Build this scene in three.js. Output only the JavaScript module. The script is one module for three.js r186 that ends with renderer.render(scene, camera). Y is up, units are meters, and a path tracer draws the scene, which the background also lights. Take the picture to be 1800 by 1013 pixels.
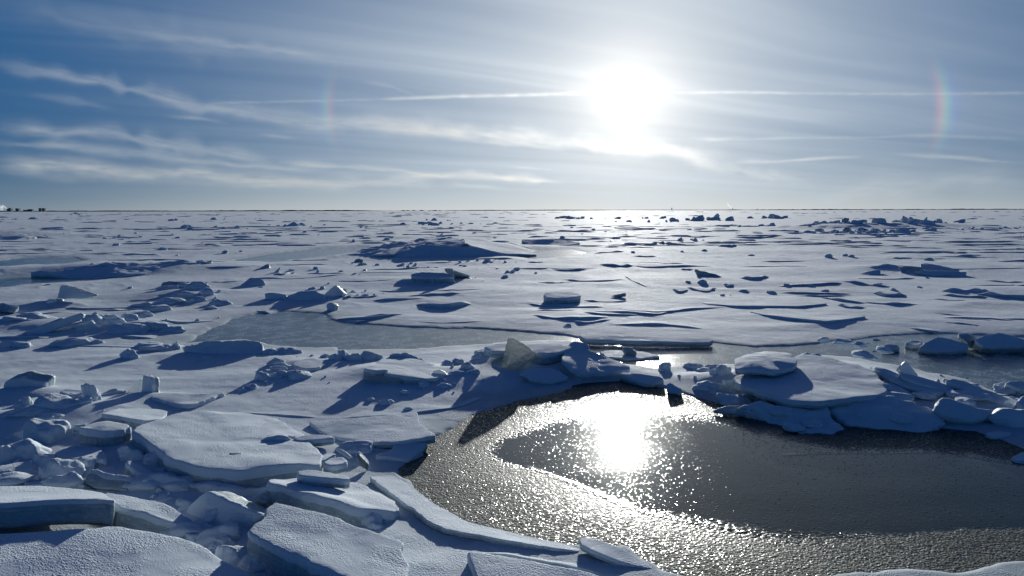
import * as THREE from 'three';
import { mergeVertices, toCreasedNormals, mergeGeometries } from 'three/addons/utils/BufferGeometryUtils.js';

// ---------------------------------------------------------------- camera
const F = 1290, CX = 900, CY = 506.5, EYE = 1.6;           // focal length and centre in pixels of the 1800 x 1013 photograph
const scene = new THREE.Scene();
const camera = new THREE.PerspectiveCamera(2 * Math.atan(CY / F) * 180 / Math.PI, 1024 / 576, 0.1, 60000);
camera.position.set(0, EYE, 0);
camera.rotation.order = 'YXZ';
camera.rotation.set(-6.03 * Math.PI / 180, 0, -0.002);
camera.updateMatrixWorld(true);

// ---------------------------------------------------------------- exposure and sun
const renderer = new THREE.WebGLRenderer({ antialias: true });
renderer.toneMapping = THREE.LinearToneMapping;
const EXPOSURE = 1.3;
renderer.toneMappingExposure = EXPOSURE;
renderer.shadowMap.enabled = true;
const rayOf = (px, py) => new THREE.Vector3((px - CX) / F, -(py - CY) / F, -1).applyQuaternion(camera.quaternion).normalize();
const SUN = rayOf(1102, 172);
const sun = new THREE.DirectionalLight(new THREE.Color().setRGB(1, 0.985, 0.92), 4);
sun.name = 'sun';
sun.position.copy(SUN).multiplyScalar(60);
sun.castShadow = true;
sun.shadow.mapSize.set(4096, 4096);
Object.assign(sun.shadow.camera, { left: -40, right: 40, top: 20, bottom: -20, near: 1, far: 200 });
scene.add(sun, sun.target);

// ---------------------------------------------------------------- noise
function mulberry(a) { return () => { a |= 0; a = a + 0x6D2B79F5 | 0; let t = Math.imul(a ^ a >>> 15, 1 | a); t = t + Math.imul(t ^ t >>> 7, 61 | t) ^ t; return ((t ^ t >>> 14) >>> 0) / 4294967296; }; }
const TB = new Float32Array(65536);
{ const r = mulberry(77); for (let i = 0; i < 65536; i++) TB[i] = r() * 2 - 1; }
const hsh = (i, j) => TB[(Math.imul(i, 374761393) + Math.imul(j, 668265263) ^ Math.imul(i ^ j, 1274126177) >>> 7) & 65535];
const sm = (t) => t * t * (3 - 2 * t);
function n2(x, y) {
  const i = Math.floor(x), j = Math.floor(y), u = sm(x - i), v = sm(y - j);
  const a = hsh(i, j), b = hsh(i + 1, j), c = hsh(i, j + 1), d = hsh(i + 1, j + 1);
  return a + (b - a) * u + (c - a) * v + (a - b - c + d) * u * v;
}
function fbm(x, y, o = 4) { let s = 0, a = 0.5; for (let k = 0; k < o; k++) { s += a * n2(x, y); x = x * 2.03 + 17.3; y = y * 2.03 - 9.1; a *= 0.5; } return s; }
function n3(x, y, z) { const k = Math.floor(z), w = sm(z - k); const p = n2(x + k * 31.7, y - k * 17.9), q = n2(x + (k + 1) * 31.7, y - (k + 1) * 17.9); return p + (q - p) * w; }
const sst = (a, b, x) => { const t = Math.min(1, Math.max(0, (x - a) / (b - a))); return t * t * (3 - 2 * t); };
const lerp = (a, b, t) => a + (b - a) * t;

// ---------------------------------------------------------------- sky: low winter sun behind thin cirrus, two sun dogs, a contrail
const aeOf = (px, py) => { const d = rayOf(px, py); return [Math.atan2(d.x, -d.z) * 180 / Math.PI, Math.asin(d.y) * 180 / Math.PI]; };
const SUNAE = [Math.atan2(SUN.x, -SUN.z) * 180 / Math.PI, Math.asin(SUN.y) * 180 / Math.PI];
function makeSky() {
  const W = 4096, H = 2048, data = new Float32Array(W * H * 4);
  const lin = (r, g, b) => [r, g, b].map((c) => { c /= 255; return c <= 0.04045 ? c / 12.92 : ((c + 0.055) / 1.055) ** 2.4; });
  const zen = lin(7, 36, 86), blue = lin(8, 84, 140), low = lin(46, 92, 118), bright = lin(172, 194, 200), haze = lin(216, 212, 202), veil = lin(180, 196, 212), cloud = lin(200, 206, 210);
  const strokes = [           // [points in degrees, half width, strength, warm]
    [[[0, 118], [170, 145], [340, 185], [520, 215], [760, 232], [1000, 248], [1240, 278]], 0.5, 0.34, 0],
    [[[40, 20], [300, 70], [420, 100]], 0.9, 0.1, 0], [[[250, 60], [420, 80], [570, 100]], 0.5, 0.25, 0],
    [[[0, 225], [200, 240], [330, 262], [470, 285]], 0.5, 0.36, 0], [[[0, 250], [220, 270], [420, 290], [560, 300]], 0.35, 0.34, 0],
    [[[0, 288], [200, 300], [430, 316], [620, 324], [760, 322]], 0.5, 0.5, 1], [[[0, 300], [300, 320], [600, 330]], 0.4, 0.2, 1],
    [[[500, 285], [640, 296], [790, 310], [985, 322]], 0.22, 0.5, 1], [[[700, 310], [830, 306], [975, 323]], 0.28, 0.6, 1], [[[785, 325], [830, 328], [880, 330]], 0.18, 0.55, 1],
    [[[880, 293], [930, 296], [985, 301]], 0.12, 0.4, 1], [[[300, 205], [350, 208], [390, 215]], 0.16, 0.32, 0], [[[470, 238], [505, 242]], 0.1, 0.25, 0], [[[60, 170], [130, 180], [190, 190]], 0.25, 0.2, 0],
    [[[640, 215], [800, 232], [960, 250], [1060, 262], [1200, 270], [1270, 280]], 0.6, 0.5, 1], [[[700, 225], [860, 250], [1000, 262]], 0.3, 0.4, 1],
    [[[640, 145], [690, 153], [725, 166]], 0.12, 0.3, 0], [[[1215, 242], [1260, 246], [1300, 244]], 0.2, 0.5, 1], [[[1260, 246], [1400, 243], [1640, 238], [1800, 246]], 0.12, 0.28, 0],
    [[[1295, 286], [1340, 285], [1440, 279], [1520, 275]], 0.14, 0.55, 1], [[[1580, 271], [1680, 277], [1800, 287]], 0.14, 0.42, 1], [[[1210, 290], [1300, 300], [1420, 322]], 0.4, 0.3, 1],
    [[[1450, 350], [1600, 330], [1800, 316]], 0.8, 0.2, 2], [[[530, 205], [600, 212], [680, 216]], 0.3, 0.3, 0],
    [[[390, 181], [500, 179], [620, 176], [700, 174]], 0.05, 0.3, 0], [[[690, 174], [800, 170], [1000, 165], [1040, 164]], 0.1, 0.85, 0], [[[1180, 163], [1300, 163], [1340, 163], [1700, 165], [1800, 164]], 0.06, 0.36, 0], [[[1230, 163], [1300, 162], [1380, 164]], 0.08, 0.4, 0],
  ].map(([p, w, s, k]) => { const q = p.map(([x, y]) => aeOf(x, y)); return { q, w, s, k, x0: q[0][0], x1: q[q.length - 1][0] }; });
  const wind = 62 * Math.PI / 180, wx = Math.sin(wind), wz = -Math.cos(wind);
  const dogs = [aeOf(1662, 190), aeOf(573, 195)];
  for (let j = 0; j < H; j++) {
    const el = (j + 0.5) / H * 180 - 90, e = el * Math.PI / 180, y = Math.sin(e), c = Math.cos(e);
    for (let i = 0; i < W; i++) {
      const o = (j * W + i) * 4, phi = ((i + 0.5) / W - 0.5) * 2 * Math.PI, x = c * Math.cos(phi), z = c * Math.sin(phi);
      data[o + 3] = 1;
      if (el < -0.2) { data[o] = 0.1 / EXPOSURE; data[o + 1] = 0.12 / EXPOSURE; data[o + 2] = 0.16 / EXPOSURE; continue; }
      const az = Math.atan2(x, -z) * 180 / Math.PI, ee = Math.max(0, el);
      const ang = Math.acos(Math.min(1, x * SUN.x + y * SUN.y + z * SUN.z)) * 180 / Math.PI;
      // air
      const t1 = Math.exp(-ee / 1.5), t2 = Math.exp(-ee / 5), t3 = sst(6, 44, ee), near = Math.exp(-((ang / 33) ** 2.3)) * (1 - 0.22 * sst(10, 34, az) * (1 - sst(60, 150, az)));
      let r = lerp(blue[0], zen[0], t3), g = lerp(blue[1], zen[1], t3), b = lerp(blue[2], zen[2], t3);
      const l2 = t2 * 0.85;
      const nl = near * 0.85; r = lerp(r, lerp(low[0], bright[0], nl), l2); g = lerp(g, lerp(low[1], bright[1], nl), l2); b = lerp(b, lerp(low[2], bright[2], nl), l2);
      const lh = t1 * (0.06 + 0.92 * near);
      r = lerp(r, haze[0], lh); g = lerp(g, haze[1], lh); b = lerp(b, haze[2], lh);
      // the veil of ice cloud, thin away from the sun's side of the sky, streaked along the wind
      const cy = Math.max(y, 0.02) + 0.05, X = x / cy, Z = z / cy, s = X * wx + Z * wz, t = X * wz - Z * wx;
      const warp = fbm(s * 0.25 + 3, t * 0.6, 3) * 0.9;
      const ci = fbm(s * 0.16 + 11 + warp * 0.25, t * 1.5 + warp, 5), fine = fbm(s * 0.5 - 7, t * 5.5 + warp * 2, 4);
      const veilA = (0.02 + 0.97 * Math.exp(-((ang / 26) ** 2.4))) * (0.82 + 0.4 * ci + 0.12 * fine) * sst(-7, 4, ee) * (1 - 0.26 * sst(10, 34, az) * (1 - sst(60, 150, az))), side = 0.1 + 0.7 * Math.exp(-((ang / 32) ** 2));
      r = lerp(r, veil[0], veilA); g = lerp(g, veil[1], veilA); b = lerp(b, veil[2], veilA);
      let ca = Math.max(0, ci * 0.75 + fine * 0.32 - 0.02) * 0.36 * sst(1.2, 5, ee) * (1 - 0.5 * t3) * side, warm = 0;
      if (az > -62 && az < 62 && el < 24) {
        for (const k of strokes) {
          if (az < k.x0 - 3 || az > k.x1 + 3) continue;
          const q = k.q; let m = 0; while (m < q.length - 2 && az > q[m + 1][0]) m++;
          const ye = q[m][1] + (q[m + 1][1] - q[m][1]) * Math.min(1.2, Math.max(-0.2, (az - q[m][0]) / (q[m + 1][0] - q[m][0])));
          const thin = k.w < 0.12, wob = thin ? 0.01 * n2(az * 2, 5) : k.w * 0.7 * fbm(az * 0.35, ye * 3, 3), dd = el - ye - wob;
          const ww = k.w * (thin ? 1 + 0.2 * n2(az * 3, ye) : (0.75 + 0.5 * n2(az * 0.3, ye * 7))) * (dd > 0 ? 1.25 : 0.8);
          if (Math.abs(dd) > ww * 4) continue;
          const ends = sst(k.x0 - 1, k.x0 + (thin ? 0.6 : 2.2), az) * (1 - sst(k.x1 - (thin ? 0.6 : 2.2), k.x1 + 1, az));
          const v = k.s * ends * Math.exp(-((dd / ww) ** 2)) * (thin ? 0.85 + 0.4 * fbm(az * 1.1, 2, 3) : 0.78 + 0.55 * fbm(az * 0.9 + ye, (el - ye) * 7, 4));
          ca = ca + v * (1 - ca); if (k.k) warm += v * k.k;
        }
        for (let k = 0; k < 2; k++) {       // sun dogs: short upright arcs, red towards the sun
          const [da, de] = dogs[k], out = (k ? -1 : 1) * (az - da), up = el - de;
          const f = (k ? 0.32 : 0.62) * Math.exp(-(((up - 0.1) / 2.1) ** 2)), at = out + 0.06 * up * up + (k ? 0 : 0.05 * up);
          r += f * 0.26 * Math.exp(-(((at + 0.25) / 0.32) ** 2)); g += f * 0.19 * Math.exp(-(((at - 0.05) / 0.34) ** 2)); b += f * 0.13 * Math.exp(-(((at - 0.4) / 0.5) ** 2));
        }
      }
      ca = Math.min(0.92, ca); warm = Math.min(1, warm);
      const lit = 1 + 0.75 * Math.exp(-((ang / 13) ** 2));
      r = lerp(r, cloud[0] * lit * (1 + 0.12 * warm), ca); g = lerp(g, cloud[1] * lit * (1 + 0.03 * warm), ca); b = lerp(b, cloud[2] * lit * (1 - 0.1 * warm), ca);
      // the sun's aureole
      const gl = 0.42 * Math.exp(-ang / 8) + 0.55 * Math.exp(-ang / 3.4) + 1.4 * Math.exp(-((ang / 1.15) ** 2));
      r += gl * 1.1; g += gl * 0.99; b += gl * 0.8;
      data[o] = r / EXPOSURE; data[o + 1] = g / EXPOSURE; data[o + 2] = b / EXPOSURE;
    }
  }
  const t = new THREE.DataTexture(data, W, H, THREE.RGBAFormat, THREE.FloatType);
  t.mapping = THREE.EquirectangularReflectionMapping; t.magFilter = t.minFilter = THREE.LinearFilter; t.wrapS = THREE.RepeatWrapping; t.needsUpdate = true;
  return t;
}
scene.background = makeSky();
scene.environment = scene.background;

// ---------------------------------------------------------------- pixels to points
const V = (x, y, z) => new THREE.Vector3(x, y, z);
function P(px, py, h = 0) { const d = rayOf(px, py), t = (h - EYE) / d.y; return V(d.x * t, h, d.z * t); }           // where that line of sight meets height h
function Q(px, py, dist) { const d = rayOf(px, py), t = dist / -d.z; return V(d.x * t, EYE + d.y * t, -dist); }       // where it meets that distance
const distOf = (py, h = 0) => -P(900, py, h).z;

// ---------------------------------------------------------------- pools of refrozen water, as outlines on the ground
const LEVEL = -0.03;
const outline = (pts) => pts.map(([x, y]) => { const p = P(x, y, LEVEL); return [p.x, p.z]; });
const nearPool = outline([[706, 828], [738, 862], [790, 898], [870, 932], [960, 955], [1020, 958], [1100, 962], [1170, 998], [1260, 1022], [1420, 1026], [1540, 1008], [1650, 994], [1800, 988], [1990, 992], [2250, 960], [2250, 800], [1950, 800], [1800, 792], [1720, 758], [1640, 752], [1480, 740], [1300, 722], [1250, 706], [1170, 684], [1110, 668], [1030, 676], [960, 697], [880, 714], [820, 740], [765, 772], [745, 800]]);
const channel = outline([[560, 584], [700, 582], [820, 578], [900, 583], [980, 590], [1040, 597], [1250, 602], [1330, 611], [1400, 608], [1480, 600], [1560, 592], [1640, 586], [1700, 590], [1900, 596], [2100, 610], [2100, 720], [1850, 700], [1770, 692], [1700, 668], [1600, 646], [1520, 632], [1440, 624], [1400, 628], [1300, 640], [1200, 642], [1150, 648], [1100, 640], [1050, 622], [1000, 600], [900, 600], [830, 606], [720, 613], [600, 614]]);
const leftPool = outline([[325, 604], [362, 584], [425, 556], [500, 548], [560, 551], [600, 568], [690, 574], [815, 581], [822, 590], [760, 600], [640, 608], [540, 611], [465, 606], [440, 596], [360, 600]]);
const pondA = outline([[-80, 502], [0, 489], [70, 485], [190, 484], [225, 488], [130, 494], [40, 500], [-60, 512]]);
const pondB = outline([[400, 459], [470, 447], [550, 438], [640, 434], [665, 438], [600, 447], [540, 454], [470, 459]]);
const pondC = outline([[905, 451], [945, 440], [1005, 438], [1035, 444], [985, 452], [940, 456]]);
const pondD = outline([[-60, 466], [40, 453], [130, 452], [150, 458], [90, 466], [0, 470]]);
const pondE = outline([[140, 608], [200, 592], [300, 596], [330, 606], [290, 622], [240, 626], [180, 620]]);
const pools = [nearPool, channel, leftPool, pondA, pondB, pondC, pondD].map((p) => {
  const xs = p.map((q) => q[0]), zs = p.map((q) => q[1]);
  return { p, x0: Math.min(...xs), x1: Math.max(...xs), z0: Math.min(...zs), z1: Math.max(...zs) };
});
function sdPoly(p, x, y) {                                   // distance to an outline, negative inside
  let d = 1e9, s = 1;
  for (let i = 0, j = p.length - 1; i < p.length; j = i++) {
    const ex = p[j][0] - p[i][0], ey = p[j][1] - p[i][1], wx = x - p[i][0], wy = y - p[i][1];
    const t = Math.min(1, Math.max(0, (wx * ex + wy * ey) / (ex * ex + ey * ey))), bx = wx - ex * t, by = wy - ey * t;
    d = Math.min(d, bx * bx + by * by);
    const c = [y >= p[i][1], y < p[j][1], ex * wy > ey * wx];
    if ((c[0] && c[1] && c[2]) || (!c[0] && !c[1] && !c[2])) s = -s;
  }
  return s * Math.sqrt(d);
}
function poolDist(x, z) {
  let best = 9;
  for (const q of pools) if (x > q.x0 - 1.2 && x < q.x1 + 1.2 && z > q.z0 - 1.2 && z < q.z1 + 1.2) best = Math.min(best, sdPoly(q.p, x, z));
  return best;
}

// ---------------------------------------------------------------- the snow field's height
const mounds = [            // [pixel of its foot, height there, half widths, height]
  [1440, 668, 0.8, 0.42, 0.1], [1340, 676, 0.45, 0.35, 0.08], [1580, 685, 0.7, 0.35, 0.06], [1720, 700, 0.6, 0.3, 0.04], [1840, 705, 0.6, 0.35, 0.05], [1210, 666, 0.42, 0.22, 0.07],
  [1000, 640, 0.42, 0.3, 0.08], [910, 640, 0.4, 0.3, 0.1], [880, 668, 0.6, 0.35, 0.05], [1060, 640, 0.3, 0.25, 0.08],
  [700, 655, 0.5, 0.3, 0.07], [560, 640, 0.35, 0.2, 0.04], [780, 446, 3.2, 2.2, 0.26], [860, 440, 2.4, 2.4, 0.22], [230, 474, 3.5, 1.6, 0.16], [20, 415, 4, 3, 0.3], [1550, 474, 0.9, 0.6, 0.1],
  [1500, 402, 6, 4, 0.4], [1620, 400, 6, 4, 0.4], [90, 575, 1.0, 0.4, 0.06], [330, 520, 0.8, 0.7, 0.07], [540, 522, 0.6, 0.5, 0.05], [760, 495, 0.8, 0.5, 0.06],
  [60, 745, 0.5, 0.3, 0.07], [160, 725, 0.4, 0.3, 0.06], [60, 700, 0.5, 0.25, 0.05], [260, 705, 0.35, 0.15, 0.04], [560, 790, 0.3, 0.2, 0.02],
  [650, 940, 0.4, 0.25, 0.03], [740, 1000, 0.25, 0.16, 0.03],
].map(([x, y, rx, rz, h]) => { const p = P(x, y, 0); return [p.x, p.z, rx, rz, h]; });
function H(x, z) {
  const d = Math.hypot(x, z), far = sst(7, 22, d);
  let h = 0.05 * fbm(x * 0.28 + 4, z * 0.42 - 3, 3) + (0.014 + 0.006 * far) * fbm(x * 0.9 + 9, z * 1.9, 3);
  const ri = 1 - Math.abs(n2(x * 0.35 + n2(x * 0.3, z * 0.3) * 1.2 + 40, z * 1.15 + n2(x * 0.6, z * 0.5) * 0.7));
  h += (0.012 + 0.012 * far) * ri ** 5 + 0.18 * sst(60, 400, d) * fbm(x * 0.03, z * 0.06, 3);
  h = Math.max(h + 0.02, -0.005 + 0.3 * (h + 0.02));
  for (const m of mounds) { const a = (x - m[0]) / m[2], b = (z - m[1]) / m[3], q = a * a + b * b; if (q < 9) h += m[4] * Math.exp(-q); }
  if (d < 60) {
    const s = poolDist(x, z);
    if (s < 1.2) { const q = s + 0.05 * n2(x * 3, z * 4) + 0.02 * n2(x * 11, z * 13); h = lerp(-0.022 + 0.08 * h, h, sst(-0.1, 1.2, q)); const w = 0.04 + 0.004 * d; h = lerp(h, -0.058, sst(w, -w, q)); }
  }
  return h;
}

// ---------------------------------------------------------------- textures and materials
function floatTex(n, m, f) {
  const a = new Float32Array(n * m * 4);
  for (let j = 0; j < m; j++) for (let i = 0; i < n; i++) { const v = f(i, j), o = (j * n + i) * 4; if (v.length) { a[o] = v[0]; a[o + 1] = v[1]; a[o + 2] = v[2]; } else a[o] = a[o + 1] = a[o + 2] = v; a[o + 3] = 1; }
  const t = new THREE.DataTexture(a, n, m, THREE.RGBAFormat, THREE.FloatType);
  t.magFilter = t.minFilter = THREE.LinearFilter; t.wrapS = t.wrapT = THREE.RepeatWrapping; t.needsUpdate = true;
  return t;
}
function tileNoise(seed, cells) { const r = mulberry(seed), g = new Float32Array(cells * cells); for (let i = 0; i < g.length; i++) g[i] = r(); return (u, v) => { const x = u * cells, y = v * cells, i = Math.floor(x), j = Math.floor(y), a = sm(x - i), b = sm(y - j), q = (p, s) => g[((s % cells) + cells) % cells * cells + ((p % cells) + cells) % cells]; return lerp(lerp(q(i, j), q(i + 1, j), a), lerp(q(i, j + 1), q(i + 1, j + 1), a), b); }; }
const snowBump = (() => {                                     // a 1.6 m tile: grains, crust, soft lumps
  const a = tileNoise(1, 400), a2 = tileNoise(5, 190), b = tileNoise(2, 80), c = tileNoise(3, 24), d = tileNoise(4, 9);
  return floatTex(1024, 1024, (i, j) => { const u = i / 1024, v = j / 1024; return (1.1 * a(u, v) + 0.55 * a2(u, v) + 0.06 * b(u, v)) * (0.3 + 0.9 * sst(0.3, 0.7, 0.6 * d(u, v) + 0.4 * c(u, v))) + 0.4 * c(u, v) + 1.3 * d(u, v); });
})();
const snowRough = (() => { const r = mulberry(91), g = tileNoise(6, 420); return floatTex(1024, 1024, (i, j) => { const k = r(); return k > 0.988 ? 0.22 + 0.2 * g(i / 1024, j / 1024) : 0.88; }); })();   // here and there a smooth crystal face
const iceLayers = (() => { const a = tileNoise(14, 6), b = tileNoise(15, 40), c = tileNoise(16, 110); return floatTex(512, 512, (i, j) => { const u = i / 512, v = j / 512, l = 0.55 * a(0.3 * u, v) + 0.45 * b(0.12 * u, v), k = 0.7 + 0.5 * l + 0.12 * (c(u, v) - 0.5), w = sst(0.62, 0.8, b(u * 0.5, v)); return [k * (1 + 0.25 * w), k * (1 + 0.18 * w), k * (1 + 0.12 * w)]; }); })();
const iceBump = (() => { const a = tileNoise(11, 300), b = tileNoise(12, 60), c = tileNoise(13, 14); return floatTex(512, 512, (i, j) => { const u = i / 512, v = j / 512; return 0.15 * a(u, v) + 0.35 * b(u, v) + 0.6 * c(u, v); }); })();
const rgb = (r, g, b) => new THREE.Color().setRGB(r, g, b);
const M = {
  snow: new THREE.MeshPhysicalMaterial({ name: 'snow', color: rgb(0.60, 0.68, 0.74), roughness: 1, roughnessMap: snowRough, specularIntensity: 0.3, bumpMap: snowBump, bumpScale: 0.0021 }),
  field: new THREE.MeshPhysicalMaterial({ name: 'snow field', color: rgb(1, 1, 1), vertexColors: true, roughness: 1, roughnessMap: snowRough, specularIntensity: 0.3, bumpMap: snowBump, bumpScale: 0.0021 }),
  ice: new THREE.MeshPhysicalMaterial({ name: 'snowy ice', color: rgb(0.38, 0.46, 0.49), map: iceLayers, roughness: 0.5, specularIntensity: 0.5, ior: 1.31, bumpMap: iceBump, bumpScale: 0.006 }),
  clear: new THREE.MeshPhysicalMaterial({ name: 'pale clear ice', color: rgb(0.74, 0.76, 0.70), roughness: 0.8, transmission: 0.5, thickness: 0, ior: 1.31, bumpMap: iceBump, bumpScale: 0.025 }),
  glassy: new THREE.MeshPhysicalMaterial({ name: 'clear white ice', color: rgb(0.74, 0.79, 0.80), roughness: 0.6, transmission: 0.5, thickness: 0, ior: 1.31, bumpMap: iceBump, bumpScale: 0.008 }),
  rock: new THREE.MeshStandardMaterial({ name: 'far woodland', color: rgb(0.035, 0.05, 0.055), roughness: 1 }),
  concrete: new THREE.MeshStandardMaterial({ name: 'concrete', color: rgb(0.16, 0.18, 0.19), roughness: 0.9 }),
  window: new THREE.MeshStandardMaterial({ name: 'dark window', color: rgb(0.03, 0.04, 0.05), roughness: 0.3 }),
  steel: new THREE.MeshStandardMaterial({ name: 'painted steel', color: rgb(0.12, 0.13, 0.14), roughness: 0.7 }),
  smoke: new THREE.MeshPhysicalMaterial({ name: 'steam', color: rgb(1, 1, 1), roughness: 0.4, transmission: 1, thickness: 0, ior: 1.01 }),
};

// ---------------------------------------------------------------- naming
const taken = {};
function numbered(n) { taken[n] = (taken[n] ?? -1) + 1; return taken[n] ? n + '_' + String(taken[n]).padStart(3, '0') : n; }
function add(o, name, label, category, group, kind) {
  o.name = numbered(name);
  if (label) o.userData.label = label;
  if (category) o.userData.category = category;
  if (group) o.userData.group = group;
  o.userData.kind = kind ?? 'thing';
  o.traverse((c) => { if (c.isMesh) c.castShadow = c.receiveShadow = true; });
  scene.add(o);
  return o;
}
function geo(pos, idx, uv) {
  const g = new THREE.BufferGeometry();
  g.setAttribute('position', new THREE.Float32BufferAttribute(pos, 3));
  if (uv) g.setAttribute('uv', new THREE.Float32BufferAttribute(uv, 2));
  if (idx) g.setIndex(idx);
  g.computeVertexNormals();
  return g;
}

// ---------------------------------------------------------------- the snow field: one sheet, finest in front of the camera
{
  const rows = [0.35];
  for (let d = 2.0; d < 16; d += 0.0007 * d * d + 0.003 * d) rows.push(d);
  while (rows[rows.length - 1] < 26000) rows.push(rows[rows.length - 1] * (rows[rows.length - 1] < 120 ? 1.021 : 1.06));
  const cols = [];
  for (let a = -180; a < -48; a += 6) cols.push(a);
  for (let a = -48; a <= 48; a += 0.125) cols.push(a);
  for (let a = 54; a <= 180; a += 6) cols.push(a);
  const R = rows.length, C = cols.length, pos = new Float32Array(R * C * 3), uv = new Float32Array(R * C * 2), col = new Float32Array(R * C * 3), idx = [];
  for (let r = 0; r < R; r++) for (let c = 0; c < C; c++) {
    const a = cols[c] * Math.PI / 180, x = rows[r] * Math.sin(a), z = -rows[r] * Math.cos(a), k = r * C + c, h = H(x, z);
    pos.set([x, h, z], k * 3); uv.set([x / 1.6, -z / 1.6], k * 2);
    const s = rows[r] < 60 ? poolDist(x, z) : 9, ice = (1 - sst(0.02, 0.55, s + 0.3 * fbm(x * 1.5, z * 2.5, 3))) * 0.5 + 0.2 * sst(0.16, 0.42, fbm(x * 0.6 + 8, z * 1.1, 4));
    const v = 1 + 0.05 * fbm(x * 1.1, z * 1.6, 3);
    col.set([lerp(0.60, 0.26, ice) * v, lerp(0.68, 0.33, ice) * v, lerp(0.74, 0.36, ice) * v], k * 3);
    if (r && c) idx.push(k - C - 1, k - C, k - 1, k - 1, k - C, k);
  }
  const g = geo(pos, idx, uv); g.setAttribute('color', new THREE.Float32BufferAttribute(col, 3));
  const m = new THREE.Mesh(g, M.field);
  add(m, 'ground', 'wide field of wind packed snow on the frozen sea', 'snow field', null, 'structure');
}

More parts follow.
